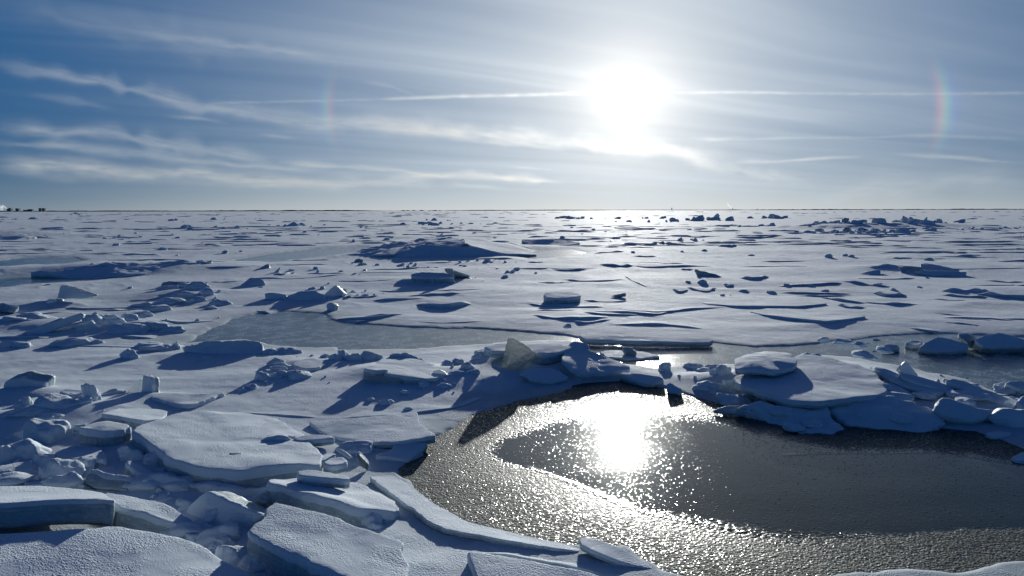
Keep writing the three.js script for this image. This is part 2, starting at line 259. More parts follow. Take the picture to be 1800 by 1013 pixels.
// ---------------------------------------------------------------- frozen pools
function sheet(poly, y, mat, uvScale) {
  const xs = poly.map((p) => p[0]), zs = poly.map((p) => p[1]), x0 = Math.min(...xs) - 0.4, x1 = Math.max(...xs) + 0.4, z0 = Math.min(...zs) - 0.4, z1 = Math.max(...zs) + 0.4;
  const c = [[x0, z0], [x1, z0], [x0, z1], [x1, z1]];
  return new THREE.Mesh(geo(c.flatMap(([x, z]) => [x, y, z]), [0, 2, 1, 1, 2, 3], c.flatMap(([x, z]) => [x / uvScale, -z / uvScale])), mat);
}
{
  // the near pool: smooth young ice inside, a margin of frost grains outside, a low ridge between them
  const inner = outline([[985, 736], [1030, 725], [1090, 718], [1160, 722], [1250, 734], [1340, 752], [1420, 775], [1480, 788], [1620, 790], [1720, 800], [1850, 822], [2300, 850], [2300, 915], [1850, 926], [1700, 930], [1500, 945], [1400, 950], [1250, 926], [1130, 900], [1060, 874], [1000, 847], [935, 822], [885, 812], [862, 796], [880, 772], [930, 752]]);
  const ridge = outline([[928, 821], [1000, 847], [1060, 873], [1130, 900], [1210, 918], [1330, 938]]);
  const crack = outline([[1380, 800], [1480, 796], [1560, 797], [1650, 794], [1800, 818], [2000, 840]]);
  const x0 = -1.3, z0 = -7.5, wx = 7.6, wz = 4.9, n = 2048, m = 1320;
  const ga = tileNoise(21, 512), gb = tileNoise(22, 256), gc = tileNoise(23, 90), gd = tileNoise(24, 30), ge = tileNoise(25, 800);
  const lineDist = (l, x, z) => { let d = 9; for (let k = 0; k < l.length - 1; k++) { const ex = l[k + 1][0] - l[k][0], ez = l[k + 1][1] - l[k][1], px = x - l[k][0], pz = z - l[k][1], t = Math.min(1, Math.max(0, (px * ex + pz * ez) / (ex * ex + ez * ez))); d = Math.min(d, Math.hypot(px - ex * t, pz - ez * t)); } return d; };
  const frost = new Float32Array(n * m);
  const step = 4, cw = Math.ceil(n / step) + 2, ch = Math.ceil(m / step) + 2, cIn = new Float32Array(cw * ch), cRi = new Float32Array(cw * ch), cCr = new Float32Array(cw * ch);
  for (let j = 0; j < ch; j++) for (let i = 0; i < cw; i++) { const x = x0 + i * step / n * wx, z = z0 + j * step / m * wz; cIn[j * cw + i] = sdPoly(inner, x, z); cRi[j * cw + i] = lineDist(ridge, x, z); cCr[j * cw + i] = lineDist(crack, x, z); }
  const look = (g, i, j) => { const u = i / step, v = j / step, a = Math.floor(u), b = Math.floor(v), p = u - a, q = v - b, k = b * cw + a; return lerp(lerp(g[k], g[k + 1], p), lerp(g[k + cw], g[k + cw + 1], p), q); };
  const bump = floatTex(n, m, (i, j) => {
    const x = x0 + i / n * wx, z = z0 + j / m * wz, u = x / 3.2, v = z / 3.2;
    const soft = 0.02 + 0.26 * sst(-0.35, 0.45, n2(x * 0.7 + 5, z * 0.9)), s = look(cIn, i, j) + 0.05 * fbm(x * 3, z * 4, 4) + soft * (gb(u, v) - 0.5) * 1.6, f = sst(-soft, soft, s) * (0.72 + 0.28 * sst(0.05, 0.5, s)); frost[j * n + i] = f;
    const grain = Math.max(0, 0.22 * gb(u, v) + 0.06 * gc(u, v) + 0.42 * ga(u, v) + 0.4 * ge(u, v) - 0.35);
    const calm = 0.00016 * gb(u, v) + 0.00016 * ga(u, v) + 0.0002 * gc(u, v) + 0.0003 * gd(u, v) + 0.0055 * Math.max(0, ga(u, v) * gb(u * 1.7, v * 1.7) - 0.5);
    const rd = look(cRi, i, j), rl = 0.004 * Math.exp(-((rd / 0.022) ** 2)) * (0.6 + 0.6 * gc(u, v)) + 0.0012 * Math.exp(-((look(cCr, i, j) / 0.02) ** 2));
    return (lerp(calm, 0.008 * grain + 0.0015 * gd(u, v) + 0.002, f) + rl) / 0.02;
  });
  const tint = floatTex(1024, 660, (i, j) => {
    const x = x0 + i / 1024 * wx, z = z0 + j / 660 * wz, f = frost[Math.min(m - 1, j * 2) * n + Math.min(n - 1, i * 2)];
    const g = gb(x / 3.2, z / 3.2) * 0.6 + gc(x / 3.2, z / 3.2) * 0.5, sp = f * sst(0.5, 0.95, g), film = sst(0.02, 0.34, fbm(x * 0.45 + 2, z * 1.3 + 7, 4)), si = look(cIn, i * 2, j * 2) + 0.12 * fbm(x * 1.1, z * 1.6, 3), band = Math.exp(-(((si + 0.2) / 0.1) ** 2)) + 0.7 * Math.exp(-(((si + 0.62) / 0.07) ** 2)), pale = 0.012 * fbm(x * 1.2, z * 2, 4) + 0.026 * film + 0.03 * band * (0.5 + 0.5 * gc(x / 3.2, z / 3.2));
    return [0.009 + 0.6 * pale + 0.018 * f + 0.07 * sp, 0.015 + 0.6 * pale + 0.03 * f + 0.09 * sp, 0.012 + 0.6 * pale + 0.027 * f + 0.085 * sp];
  });
  const rough = floatTex(n, m, (i, j) => { const u = (x0 + i / n * wx) / 3.2, v = (z0 + j / m * wz) / 3.2; const fl = sst(0.02, 0.34, fbm((x0 + i / n * wx) * 0.45 + 2, (z0 + j / m * wz) * 1.3 + 7, 3)); return lerp(0.1 + 0.035 * fl, lerp(0.8, 0.17, sst(0.55, 0.72, 0.65 * ga(u * 0.83, v * 0.83) + 0.35 * gb(u * 1.3, v * 1.3))), frost[j * n + i]); });
  for (const t of [bump, tint, rough]) t.wrapS = t.wrapT = THREE.ClampToEdgeWrapping;
  const mat = new THREE.MeshPhysicalMaterial({ name: 'young sea ice', color: rgb(1, 1, 1), map: tint, roughness: 1, roughnessMap: rough, metalness: 0, ior: 1.31, bumpMap: bump, bumpScale: 0.02 });
  const rim = outline([[560, 960], [640, 800], [740, 745], [900, 690], [1020, 655], [1130, 650], [1230, 682], [1330, 702], [1500, 716], [1700, 735], [1900, 770], [2600, 770], [2600, 1200], [900, 1200]]).map(([x, z]) => new THREE.Vector2(x, z));
  const g = geo(rim.flatMap((p) => [p.x, LEVEL, p.y]), THREE.ShapeUtils.triangulateShape(rim, []).flatMap(([a, b, c]) => ((rim[b].x - rim[a].x) * (rim[c].y - rim[a].y) - (rim[b].y - rim[a].y) * (rim[c].x - rim[a].x) > 0 ? [a, c, b] : [a, b, c])), rim.flatMap((p) => [(p.x - x0) / wx, (p.y - z0) / wz]));
  add(new THREE.Mesh(g, mat), 'frozen_water', 'dark refrozen pool with a grainy frost margin', 'frozen pool', null, 'structure');

  const fa = tileNoise(31, 160), fb = tileNoise(32, 420), fc = tileNoise(33, 20);
  const chBump = floatTex(1024, 1024, (i, j) => { const u = i / 1024, v = j / 1024; return 0.25 * fb(u, v) + 0.5 * Math.max(0, fa(u, v) * fc(u, v) * 1.6 - 0.45) + 0.3 * fc(u, v); });
  const chTint = floatTex(512, 512, (i, j) => { const u = i / 512, v = j / 512, s = sst(0.35, 0.6, fa(u, v) * fc(u, v) * 1.3); return [0.04 + 0.26 * s, 0.07 + 0.28 * s, 0.09 + 0.3 * s]; });
  M.channel = new THREE.MeshPhysicalMaterial({ name: 'channel ice', color: rgb(1, 1, 1), map: chTint, roughness: 0.18, ior: 1.31, bumpMap: chBump, bumpScale: 0.002 });
  const names = ['dark refrozen channel behind the ridge of piled slabs', 'smooth blue grey frozen pool beside the long tilted slab', 'small frozen pond beside the long shaded hummock', 'grey frozen pond beside the big broken hummock', 'bright icy patch under the sunlit flank of the hummock', 'narrow frozen pond beyond the long shaded hummock'];
  [channel, leftPool, pondA, pondB, pondC, pondD].forEach((q, k) => add(sheet(q, LEVEL - 0.002 * (k + 1), M.channel, 2.2), 'frozen_water', names[k], 'frozen pool', null, 'structure'));
}

// ---------------------------------------------------------------- slabs: a snow cover over a body of ice
let seedCount = 100;
const pt = (a) => (a.length > 3 ? Q(a[0], a[1], a[3]) : P(a[0], a[1], a[2] ?? 0));
function smoothRing(p, keep) {                                 // cut the corners once, then again a little
  for (const k of keep ? [0.08] : [0.17]) { const q = []; for (let i = 0; i < p.length; i++) { const a = p[i], b = p[(i + 1) % p.length]; q.push([lerp(a[0], b[0], k), lerp(a[1], b[1], k)], [lerp(b[0], a[0], k), lerp(b[1], a[1], k)]); } p = q; }
  return p;
}
function resample(p, step) {
  const q = [];
  for (let i = 0; i < p.length; i++) { const a = p[i], b = p[(i + 1) % p.length], n = Math.max(1, Math.round(Math.hypot(b[0] - a[0], b[1] - a[1]) / step)); for (let k = 0; k < n; k++) q.push([lerp(a[0], b[0], k / n), lerp(a[1], b[1], k / n)]); }
  return q;
}
// pts: outline of the upper face, each [pixel x, pixel y, height] or [pixel x, pixel y, null, distance]; thick: metres
function slab(name, label, pts, thick, o = {}) {
  const seed = o.seed ?? ++seedCount * 7.31, W = pts.map(pt), c = W.reduce((s, p) => s.add(p), V(0, 0, 0)).divideScalar(W.length);
  const n = V(0, 0, 0);
  W.forEach((a, i) => { const b = W[(i + 1) % W.length]; n.add(V((a.y - b.y) * (a.z + b.z), (a.z - b.z) * (a.x + b.x), (a.x - b.x) * (a.y + b.y))); });
  n.normalize();
  const view = V(c.x, c.y - EYE, c.z);
  if (o.facing ? n.dot(view) > 0 : n.y < 0) n.negate();
  const u = Math.abs(n.y) > 0.97 ? V(1, 0, 0) : V(0, 1, 0).cross(n).normalize(), ux = u.clone().addScaledVector(n, -u.dot(n)).normalize(), vx = n.clone().cross(ux);
  let ring = W.map((p) => { const d = p.clone().sub(c); return [d.dot(ux), d.dot(vx)]; });
  const lift = W.map((p) => p.clone().sub(c).dot(n));
  const area = ring.reduce((s, a, i) => { const b = ring[(i + 1) % ring.length]; return s + (a[0] * b[1] - b[0] * a[1]) / 2; }, 0);
  if (area < 0) ring.reverse();
  const size = Math.sqrt(Math.abs(area)), corners = ring.map((p, i) => [p[0], p[1], (area < 0 ? lift[lift.length - 1 - i] : lift[i])]);
  const bend = (x, y) => { let s = 0, w = 0; for (const q of corners) { const k = 1 / ((q[0] - x) ** 2 + (q[1] - y) ** 2 + 0.02 * size * size); s += q[2] * k; w += k; } return s / w * (o.flat ? 0 : 1); };
  ring = resample(smoothRing(ring, o.sharp), Math.max(size / (o.fine ?? 22), 0.012));
  const rough = (o.rough ?? 0.025) * size, NN = ring.length;
  const nrm = ring.map((p, i) => { const a = ring[(i + NN - 1) % NN], b = ring[(i + 1) % NN], dx = b[0] - a[0], dy = b[1] - a[1], l = Math.hypot(dx, dy) || 1; return [dy / l, -dx / l]; });
  ring = ring.map((p, i) => { const k = rough * (n2(p[0] / size * 4 + seed, p[1] / size * 4) + 0.7 * n2(p[0] / size * 11 + seed, p[1] / size * 11) + 0.4 * n2(p[0] / size * 27 + seed, p[1] / size * 27)); return [p[0] + nrm[i][0] * k, p[1] + nrm[i][1] * k]; });
  const cap = Math.min(o.cap ?? 0.035, thick * 0.6), bev = Math.min((o.bevel ?? 0.03) * 0.42, size * 0.13), amp = o.lump ?? 0.012, dome = o.dome ?? 0;
  const base = V(c.x, Math.min(...W.map((p) => p.y)) - thick * Math.max(0.2, n.y), c.z);
  const rings = [];
  const at = (x, y, hgt) => c.clone().addScaledVector(ux, x).addScaledVector(vx, y).addScaledVector(n, hgt).sub(base);
  const lumps = (x, y) => amp * (fbm(x * 2.3 + seed, y * 2.3 - seed, 4) + (o.ripple ?? 0.08) * n2(x * 9 + seed, y * 9));
  // snow cover
  const pos = [], uv = [], idx = [];
  const put = (x, y, h2) => { const p = at(x, y, h2); pos.push(p.x, p.y, p.z); uv.push((x + seed) / 1.6, (y + h2) / 1.6); return pos.length / 3 - 1; };
  const K = o.rings ?? 7;
  const mid = put(0, 0, bend(0, 0) + lumps(0, 0) + dome);
  let prev = null;
  const level = (f) => { const r = ring.map((p, i) => f(p, i)); if (prev) for (let i = 0; i < NN; i++) { const j = (i + 1) % NN; idx.push(prev[i], r[i], r[j], prev[i], r[j], prev[j]); } else for (let i = 0; i < NN; i++) idx.push(mid, r[i], r[(i + 1) % NN]); prev = r; };
  for (let k = 1; k <= K; k++) level((p, i) => { const s = k / K, x = (p[0] - nrm[i][0] * bev) * s, y = (p[1] - nrm[i][1] * bev) * s; return put(x, y, bend(x, y) + lumps(x, y) + dome * (1 - s * s)); });
  for (const [off, drop] of [[0.45, 0.1], [0.12, 0.36], [0, 0.8]]) level((p, i) => { const x = p[0] - nrm[i][0] * bev * off, y = p[1] - nrm[i][1] * bev * off, w = 1 + 0.5 * n2(p[0] * 14 + seed, p[1] * 14); return put(x, y, bend(x, y) + lumps(x, y) * (1 - drop * 0.6) - cap * drop * w); });
  level((p, i) => put(p[0] - nrm[i][0] * bev * 0.5, p[1] - nrm[i][1] * bev * 0.5, bend(p[0], p[1]) - cap * 1.25));
  const top = new THREE.Mesh(geo(pos, idx, uv), o.top ?? M.snow); top.name = 'snow_cover';
  // ice under it
  const ip = [], iu = [], ix = [];
  let before = null, along = 0;
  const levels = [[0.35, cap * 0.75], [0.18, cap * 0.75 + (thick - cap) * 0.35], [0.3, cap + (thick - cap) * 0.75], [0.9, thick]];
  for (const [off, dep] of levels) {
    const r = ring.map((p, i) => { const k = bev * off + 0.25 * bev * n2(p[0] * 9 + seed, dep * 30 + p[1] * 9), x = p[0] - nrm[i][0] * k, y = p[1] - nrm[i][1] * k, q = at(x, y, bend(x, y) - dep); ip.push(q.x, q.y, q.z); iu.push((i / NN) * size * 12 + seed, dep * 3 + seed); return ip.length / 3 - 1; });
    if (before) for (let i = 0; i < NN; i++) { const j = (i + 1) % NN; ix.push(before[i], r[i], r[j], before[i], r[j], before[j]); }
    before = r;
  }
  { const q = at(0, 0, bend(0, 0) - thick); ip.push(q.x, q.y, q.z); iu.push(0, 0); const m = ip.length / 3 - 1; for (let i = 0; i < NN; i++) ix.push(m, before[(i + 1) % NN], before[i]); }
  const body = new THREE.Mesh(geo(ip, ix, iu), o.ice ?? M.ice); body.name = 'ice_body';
  const g = new THREE.Group(); g.position.copy(base); g.add(body, top);
  return add(g, name, label, o.category ?? name.replace(/_/g, ' '), o.group);
}

// ---------------------------------------------------------------- rounded lumps of snow
const ico = (() => { const g = mergeVertices(new THREE.IcosahedronGeometry(1, 7).deleteAttribute("uv").deleteAttribute("normal")); return { p: g.attributes.position.array, i: Array.from(g.index.array) }; })();
const icoSmall = (() => { const g = mergeVertices(new THREE.IcosahedronGeometry(1, 3).deleteAttribute("uv").deleteAttribute("normal")); return { p: g.attributes.position.array, i: Array.from(g.index.array) }; })();
function lumpGeo(w, h, d, seed, o = {}) {            // a broken lump: a ball cut by planes, its edges rounded by snow
  const s = o.small ? icoSmall : ico, pos = new Float32Array(s.p.length), uv = [], ang = o.angular ?? 0.55, r = mulberry(Math.round(seed * 977)), cuts = [];
  for (let k = 0; k < 11; k++) { const t = r() * 6.283, y = r() * 1.5 - 0.5, c = Math.sqrt(Math.max(0, 1 - y * y)); cuts.push([c * Math.cos(t), y, c * Math.sin(t), 0.5 + 0.38 * r()]); }
  for (let k = 0; k < s.p.length; k += 3) {
    let x = s.p[k], y = s.p[k + 1], z = s.p[k + 2], q = 0;
    const p = 12 + 40 * ang;
    for (const [a, b, c, e] of cuts) { const t = a * x + b * y + c * z; if (t > 0.05) q += (t / e) ** p; }
    q = Math.min(1.15, (q + 0.42) ** (-1 / p));
    const f = lerp(1, q, Math.min(1, 0.55 + ang)) * (1 + 0.16 * n3(x * 1.3 + seed, y * 1.3, z * 1.3 + seed) + 0.13 * n3(x * 3 - seed, y * 3, z * 3) + 0.05 * n3(x * 7 + seed, y * 7, z * 7));
    x *= f * 1.25; y *= f * 1.25; z *= f * 1.25;
    const yy = y > -0.2 ? y : -0.2 + (y + 0.2) * 0.35;
    pos[k] = x * w / 2 + yy * (o.lean ?? 0) * h; pos[k + 1] = (yy * 0.85 + 0.12) * h; pos[k + 2] = z * d / 2;
    uv.push((pos[k] + seed) / 1.6, (pos[k + 2] + pos[k + 1]) / 1.6);
  }
  return geo(pos, s.i, uv);
}
function lump(px, py, wpx, hpx, label, o = {}) {
  const p = P(px, py, 0.02), dist = Math.hypot(p.x, EYE, p.z), w = wpx / F * dist, h = hpx / F * dist, seed = o.seed ?? ++seedCount * 3.17;
  const m = new THREE.Mesh(lumpGeo(w, h, (o.deep ?? 0.8) * w, seed, o), o.mat ?? M.snow);
  m.position.set(p.x, (o.y ?? H(p.x, p.z)) - h * 0.04, p.z); m.rotation.y = o.turn ?? 0.35 * Math.sin(seed * 9);
  return add(m, o.name ?? 'snow_lump', label, o.category ?? 'snow lump', o.group);
}

// ---------------------------------------------------------------- thin plates with one edge lifted: the near edge given, the far edge sunk in the snow
function wedgeGeo(edge, hgt, deep, seed, back, follow = true) {
  const N = edge.length, prof = [[0.05, -0.06], [0.035, 0.25], [0.012, 0.62], [0, 0.86], [0.02, 0.98], [0.06, 1]], tail = [0.2, 0.42, 0.66, 0.86, 1];
  const pos = [], uv = [], idx = [], rows = prof.length + tail.length;
  let run = 0;
  for (let i = 0; i < N; i++) {
    const e = edge[i], t = i / (N - 1), env = Math.min(1, Math.sin(Math.PI * Math.min(1, Math.max(0.0, t))) * 1.5 + 0.04) * (0.8 + 0.45 * n2(t * 5 + seed, seed)), h = hgt * env, L = deep * (0.55 + 0.45 * env) * (0.8 + 0.4 * n2(t * 3 - seed, 3));
    if (i) run += Math.hypot(e.x - edge[i - 1].x, e.z - edge[i - 1].z);
    const j = 0.25 * hgt * n2(t * N * 0.6 + seed, 9), bx = back[0], bz = back[1];
    const go = (off, y) => { const x = e.x + bx * (off + j), z = e.z + bz * (off + j); pos.push(x, (follow ? H(x, z) : 0) + y, z); uv.push(run / 1.6, (off + y) / 1.6); };
    for (const [o, k] of prof) go(o * Math.min(1, hgt * 12), k * h);
    for (const k of tail) go(0.06 * Math.min(1, hgt * 12) + L * k, h * (1 - k) ** 1.1 * (1 + 0.15 * n2(run * 3 + seed, k * 4)) - 0.012 * k - (k === 1 ? 0.02 : 0));
  }
  for (let i = 0; i < N - 1; i++) for (let r = 0; r < rows - 1; r++) { const a = i * rows + r, b = a + rows; idx.push(a, b, a + 1, b, b + 1, a + 1); }
  return geo(pos, idx, uv);
}
function plate(name, label, px, hgt, deep, o = {}) {
  const seed = ++seedCount * 1.7, ends = px.map(([x, y]) => P(x, y, 0)), N = o.n ?? 26;
  const curve = ends.length > 2 ? new THREE.CatmullRomCurve3(ends) : new THREE.LineCurve3(ends[0], ends[1]);
  const edge = curve.getSpacedPoints(N - 1), c = edge[N >> 1];
  const a = edge[0], b = edge[N - 1], l = Math.hypot(b.x - a.x, b.z - a.z), back = [(b.z - a.z) / l, -(b.x - a.x) / l];
  const g = wedgeGeo(edge, hgt, deep, seed, back); const y0 = H(c.x, c.z);
  g.translate(-c.x, -y0, -c.z);
  const m = new THREE.Mesh(g, M.snow); m.position.set(c.x, y0, c.z);
  return add(m, name, label, o.category ?? 'snow plate', o.group);
}

// ---------------------------------------------------------------- slabs by the camera
slab('ice_slab', 'thick plank of ice jutting over shadow with its clean blue edge showing', [[-160, 856, 0.15], [68, 853, 0.15], [119, 858, 0.16], [179, 867, 0.175], [201, 884, 0.21], [188, 874, 0.222], [96, 877, 0.228], [0, 885, 0.228], [-160, 898, 0.228]], 0.12, { cap: 0.02, bevel: 0.014, rough: 0.008, sharp: 1, lump: 0.004 });
slab('ice_slab', 'snow topped slab leaning away from the jutting ice plank', [[181, 868, 0.18], [191, 864, 0.17], [239, 871, 0.15], [299, 884, 0.12], [330, 905, 0.08], [354, 926, 0.03], [332, 927, 0.06], [247, 900, 0.14], [203, 886, 0.17]], 0.12, { cap: 0.03, bevel: 0.02, rough: 0.02, ripple: 0.5 });
slab('ice_block', 'tilted block with a broad shaded face and a small lump at its foot', [[356, 865, 0.15], [372, 866, 0.145], [463, 906, 0.11], [458, 912, 0.09], [431, 936, 0.0], [366, 928, 0.0], [318, 905, 0.0]], 0.15, { cap: 0.03, bevel: 0.022, rough: 0.02, lump: 0.006, sharp: 1 });
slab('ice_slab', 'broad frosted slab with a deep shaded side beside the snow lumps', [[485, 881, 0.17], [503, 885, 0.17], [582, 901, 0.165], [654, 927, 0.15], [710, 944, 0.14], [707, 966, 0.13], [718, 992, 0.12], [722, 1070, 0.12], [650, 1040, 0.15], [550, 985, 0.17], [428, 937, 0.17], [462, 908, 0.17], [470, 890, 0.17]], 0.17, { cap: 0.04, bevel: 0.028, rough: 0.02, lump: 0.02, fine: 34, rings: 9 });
slab('ice_slab', 'sloping snow slab between the frosted slab and the pool shore plate', [[468, 842, 0.14], [530, 838, 0.1], [640, 847, 0.05], [690, 880, 0.02], [704, 905, 0.015], [630, 896, 0.1], [596, 881, 0.13], [561, 874, 0.14], [500, 855, 0.15], [478, 850, 0.15]], 0.15, { cap: 0.04, bevel: 0.03, rough: 0.02, lump: 0.015, ripple: 0.4 });
slab('ice_slab', 'wide flat snow slab with a crisp shaded front edge', [[224, 753, 0.12], [262, 740, 0.11], [294, 729, 0.1], [327, 722, 0.09], [435, 727, 0.05], [478, 733, 0.035], [525, 757, 0.04], [565, 798, 0.08], [563, 818, 0.1], [520, 817, 0.11], [464, 820, 0.12], [420, 829, 0.12], [368, 828, 0.12], [324, 816, 0.13], [296, 806, 0.13], [262, 780, 0.13]], 0.16, { cap: 0.05, bevel: 0.035, rough: 0.014, lump: 0.02, fine: 40, rings: 10 });
slab('ice_slab', 'snow block with an overhanging rim against the wide flat slab', [[137, 750, 0.15], [150, 743, 0.15], [168, 738, 0.15], [193, 740, 0.14], [232, 748, 0.13], [222, 752, 0.135], [196, 757, 0.14], [168, 755, 0.15]], 0.13, { cap: 0.05, bevel: 0.02, rough: 0.04, lump: 0.015, ripple: 1 });
slab('ice_slab', 'small sunlit slab in the hollow below the overhanging rim', [[90, 799, 0.07], [111, 787, 0.06], [148, 782, 0.055], [174, 785, 0.055], [194, 807, 0.07], [151, 808, 0.075], [104, 805, 0.075]], 0.12, { cap: 0.03, bevel: 0.03, rough: 0.02 });
slab('ice_slab', 'thin plate with a straight dark edge above the overhanging rim', [[176, 728, 0.1], [212, 717, 0.06], [300, 720, 0.03], [285, 738, 0.05], [252, 741, 0.08], [215, 734, 0.1]], 0.07, { cap: 0.025, bevel: 0.015, rough: 0.02, sharp: 1 });
slab('ice_slab', 'narrow snow plate lying across the sloping snow slab', [[521, 829, 0.16], [545, 826, 0.155], [613, 838, 0.13], [616, 845, 0.13], [570, 842, 0.15], [524, 838, 0.16]], 0.05, { cap: 0.025, bevel: 0.02, rough: 0.03 });
slab('ice_slab', 'smooth snow sheet in front of the jutting ice plank', [[-120, 946, 0.16], [60, 933, 0.165], [160, 926, 0.165], [196, 923, 0.15], [300, 941, 0.12], [360, 960, 0.1], [392, 985, 0.1], [440, 1006, 0.1], [540, 1060, 0.09], [300, 1100, 0.15], [-120, 1100, 0.17]], 0.16, { cap: 0.05, bevel: 0.04, rough: 0.01, lump: 0.014, fine: 40, rings: 10 });
slab('ice_plate', 'long thin plate lining the pool shore with a broken brown edge', [[648, 838, 0.02], [690, 834, 0.0], [714, 850, -0.02], [760, 886, -0.024], [830, 922, -0.026], [920, 948, -0.026], [1022, 962, -0.02], [1016, 968, -0.008], [934, 957, 0.008], [860, 944, 0.014], [783, 930, 0.02], [755, 919, 0.018], [725, 895, 0.014], [705, 880, 0.014]], 0.028, { cap: 0.012, bevel: 0.008, rough: 0.018, sharp: 1, lump: 0.004, fine: 60, category: 'ice plate' });
slab('ice_plate', 'pointed plate tilted out of the frost at the pool shore', [[1018, 944, 0.03], [1050, 948, 0.025], [1088, 961, 0.01], [1130, 985, -0.012], [1158, 1003, -0.02], [1105, 993, -0.005], [1088, 986, 0.01], [1048, 970, 0.035], [1022, 957, 0.04]], 0.03, { cap: 0.014, bevel: 0.01, rough: 0.01, sharp: 1, lump: 0.004, category: 'ice plate' });
slab('ice_slab', 'pale snow slab with a rounded corner beside the frosted slab', [[818, 970, 0.06], [840, 968, 0.06], [920, 981, 0.05], [1067, 1012, 0.03], [1160, 1060, 0.02], [850, 1080, 0.06], [836, 1005, 0.065]], 0.1, { cap: 0.04, bevel: 0.03, rough: 0.012 });
slab('ice_plate', 'wide thin snow plate ending in a sharp point over the pool shore', [[540, 741, 0.03], [609, 736, 0.035], [680, 730, 0.04], [732, 723, 0.04], [737, 742, 0.045], [766, 767, 0.045], [736, 771, 0.05], [692, 776, 0.05], [640, 778, 0.03], [575, 766, 0.02]], 0.05, { cap: 0.022, bevel: 0.012, rough: 0.008, sharp: 1, lump: 0.01, rings: 9, category: 'ice plate' });
slab('ice_plate', 'small triangular plate wedged under the sharp pointed plate', [[695, 777, 0.03], [753, 779, 0.02], [738, 794, 0.0], [720, 809, -0.01], [690, 806, 0.0], [658, 803, 0.01], [688, 789, 0.03]], 0.05, { cap: 0.02, bevel: 0.012, rough: 0.012, sharp: 1, category: 'ice plate' });
slab('ice_slab', 'little snow plank lying on the wide flat slab', [[513, 769, 0.08], [540, 764, 0.08], [580, 764, 0.08], [589, 769, 0.08], [560, 773, 0.08], [522, 775, 0.08]], 0.05, { cap: 0.03, bevel: 0.02 });
slab('ice_slab', 'small rounded slab resting on the broken corner of the flat slab', [[566, 812, 0.1], [580, 804, 0.09], [604, 803, 0.09], [613, 810, 0.09], [598, 816, 0.1], [576, 818, 0.1]], 0.06, { cap: 0.035, bevel: 0.025 });
slab('ice_slab', 'narrow slab propped on its neighbour by the broken slab corner', [[586, 789, 0.1], [598, 788, 0.11], [617, 801, 0.07], [612, 806, 0.06], [598, 797, 0.08]], 0.05, { cap: 0.025, bevel: 0.015 });
slab('ice_slab', 'upright snow chip between the broken slab corner and the shore', [[625, 796, 0.1], [633, 793, 0.1], [649, 810, 0.03], [645, 818, 0.0], [630, 810, 0.03]], 0.06, { cap: 0.025, bevel: 0.015 });
slab('ice_slab', 'small flat chip tucked behind the rounded slab', [[546, 806, 0.08], [575, 796, 0.07], [592, 797, 0.07], [580, 806, 0.08], [560, 812, 0.08]], 0.05, { cap: 0.025, bevel: 0.02 });
slab('ice_slab', 'snow bar lying in the trench before the flat slab', [[220, 812, 0.1], [228, 808, 0.1], [268, 828, 0.05], [272, 836, 0.03], [258, 838, 0.04], [225, 820, 0.09]], 0.07, { cap: 0.03, bevel: 0.02 });
slab('ice_slab', 'long snow hump in the trench with a shaded side', [[160, 826, 0.12], [172, 820, 0.12], [208, 831, 0.1], [242, 838, 0.08], [244, 850, 0.0], [200, 856, 0.0], [155, 845, 0.03]], 0.12, { cap: 0.05, bevel: 0.03, rough: 0.03 });
slab('ice_slab', 'low snow hump beside the trench bar', [[246, 842, 0.1], [262, 832, 0.1], [300, 832, 0.09], [330, 845, 0.06], [350, 856, 0.03], [300, 868, 0.0], [250, 866, 0.0]], 0.12, { cap: 0.05, bevel: 0.035, rough: 0.04, lump: 0.03 });
slab('ice_slab', 'long low snow bank along the foot of the flat slab', [[330, 852, 0.06], [372, 851, 0.07], [440, 864, 0.05], [462, 858, 0.05], [466, 872, 0.0], [420, 880, 0.0], [360, 872, 0.0]], 0.1, { cap: 0.05, bevel: 0.03, rough: 0.04, lump: 0.03 });
slab('ice_block', 'shaded wedge of snow under the sloping snow slab', [[446, 872, 0.05], [468, 858, 0.1], [486, 864, 0.1], [492, 880, 0.03], [462, 886, 0.0]], 0.1, { cap: 0.03, bevel: 0.02, sharp: 1 });

// ---------------------------------------------------------------- left hand shore of slabs
slab('ice_block', 'squared snow block with a lump on top beside the upright ice', [[3, 676, 0.1], [14, 669, 0.13], [34, 664, 0.16], [48, 669, 0.135], [70, 671, 0.12], [76, 676, 0.105], [76, 690, 0.03], [70, 694, 0.0], [6, 692, 0.0]], 0.16, { cap: 0.04, bevel: 0.025, rough: 0.02, ripple: 1, facing: 1 });
slab('ice_block', 'upright pillar of ice standing on end with a clear fin', [[249, 665, null, 6.2], [253, 660, null, 6.22], [263, 662, null, 6.18], [268, 666, null, 6.14], [266, 682, null, 6.12], [269, 695, null, 6.1], [247, 704, null, 6.2]], 0.07, { facing: 1, cap: 0.03, bevel: 0.012, rough: 0.04, lump: 0.012 });
slab('ice_shard', 'clear triangular ice fin leaning against the upright pillar', [[247, 666, null, 6.21], [238, 674, null, 6.22], [222, 690, null, 6.25], [203, 704, null, 6.28], [248, 704, null, 6.21]], 0.03, { facing: 1, cap: 0.01, bevel: 0.006, rough: 0.01, lump: 0.002, top: M.glassy, ice: M.glassy, sharp: 1, category: 'ice shard' });
slab('ice_slab', 'slab with a grey cracked end beside the upright pillar', [[256, 698, 0.07], [300, 690, 0.06], [365, 693, 0.06], [398, 690, 0.045], [365, 703, 0.05], [334, 713, 0.06], [300, 708, 0.06]], 0.09, { cap: 0.03, bevel: 0.02, rough: 0.03, ripple: 0.6 });
slab('ice_slab', 'thin snow sliver behind the upright pillar', [[100, 690, 0.06], [118, 684, 0.06], [205, 692, 0.05], [205, 700, 0.05], [150, 700, 0.06]], 0.06, { cap: 0.025, bevel: 0.02 });
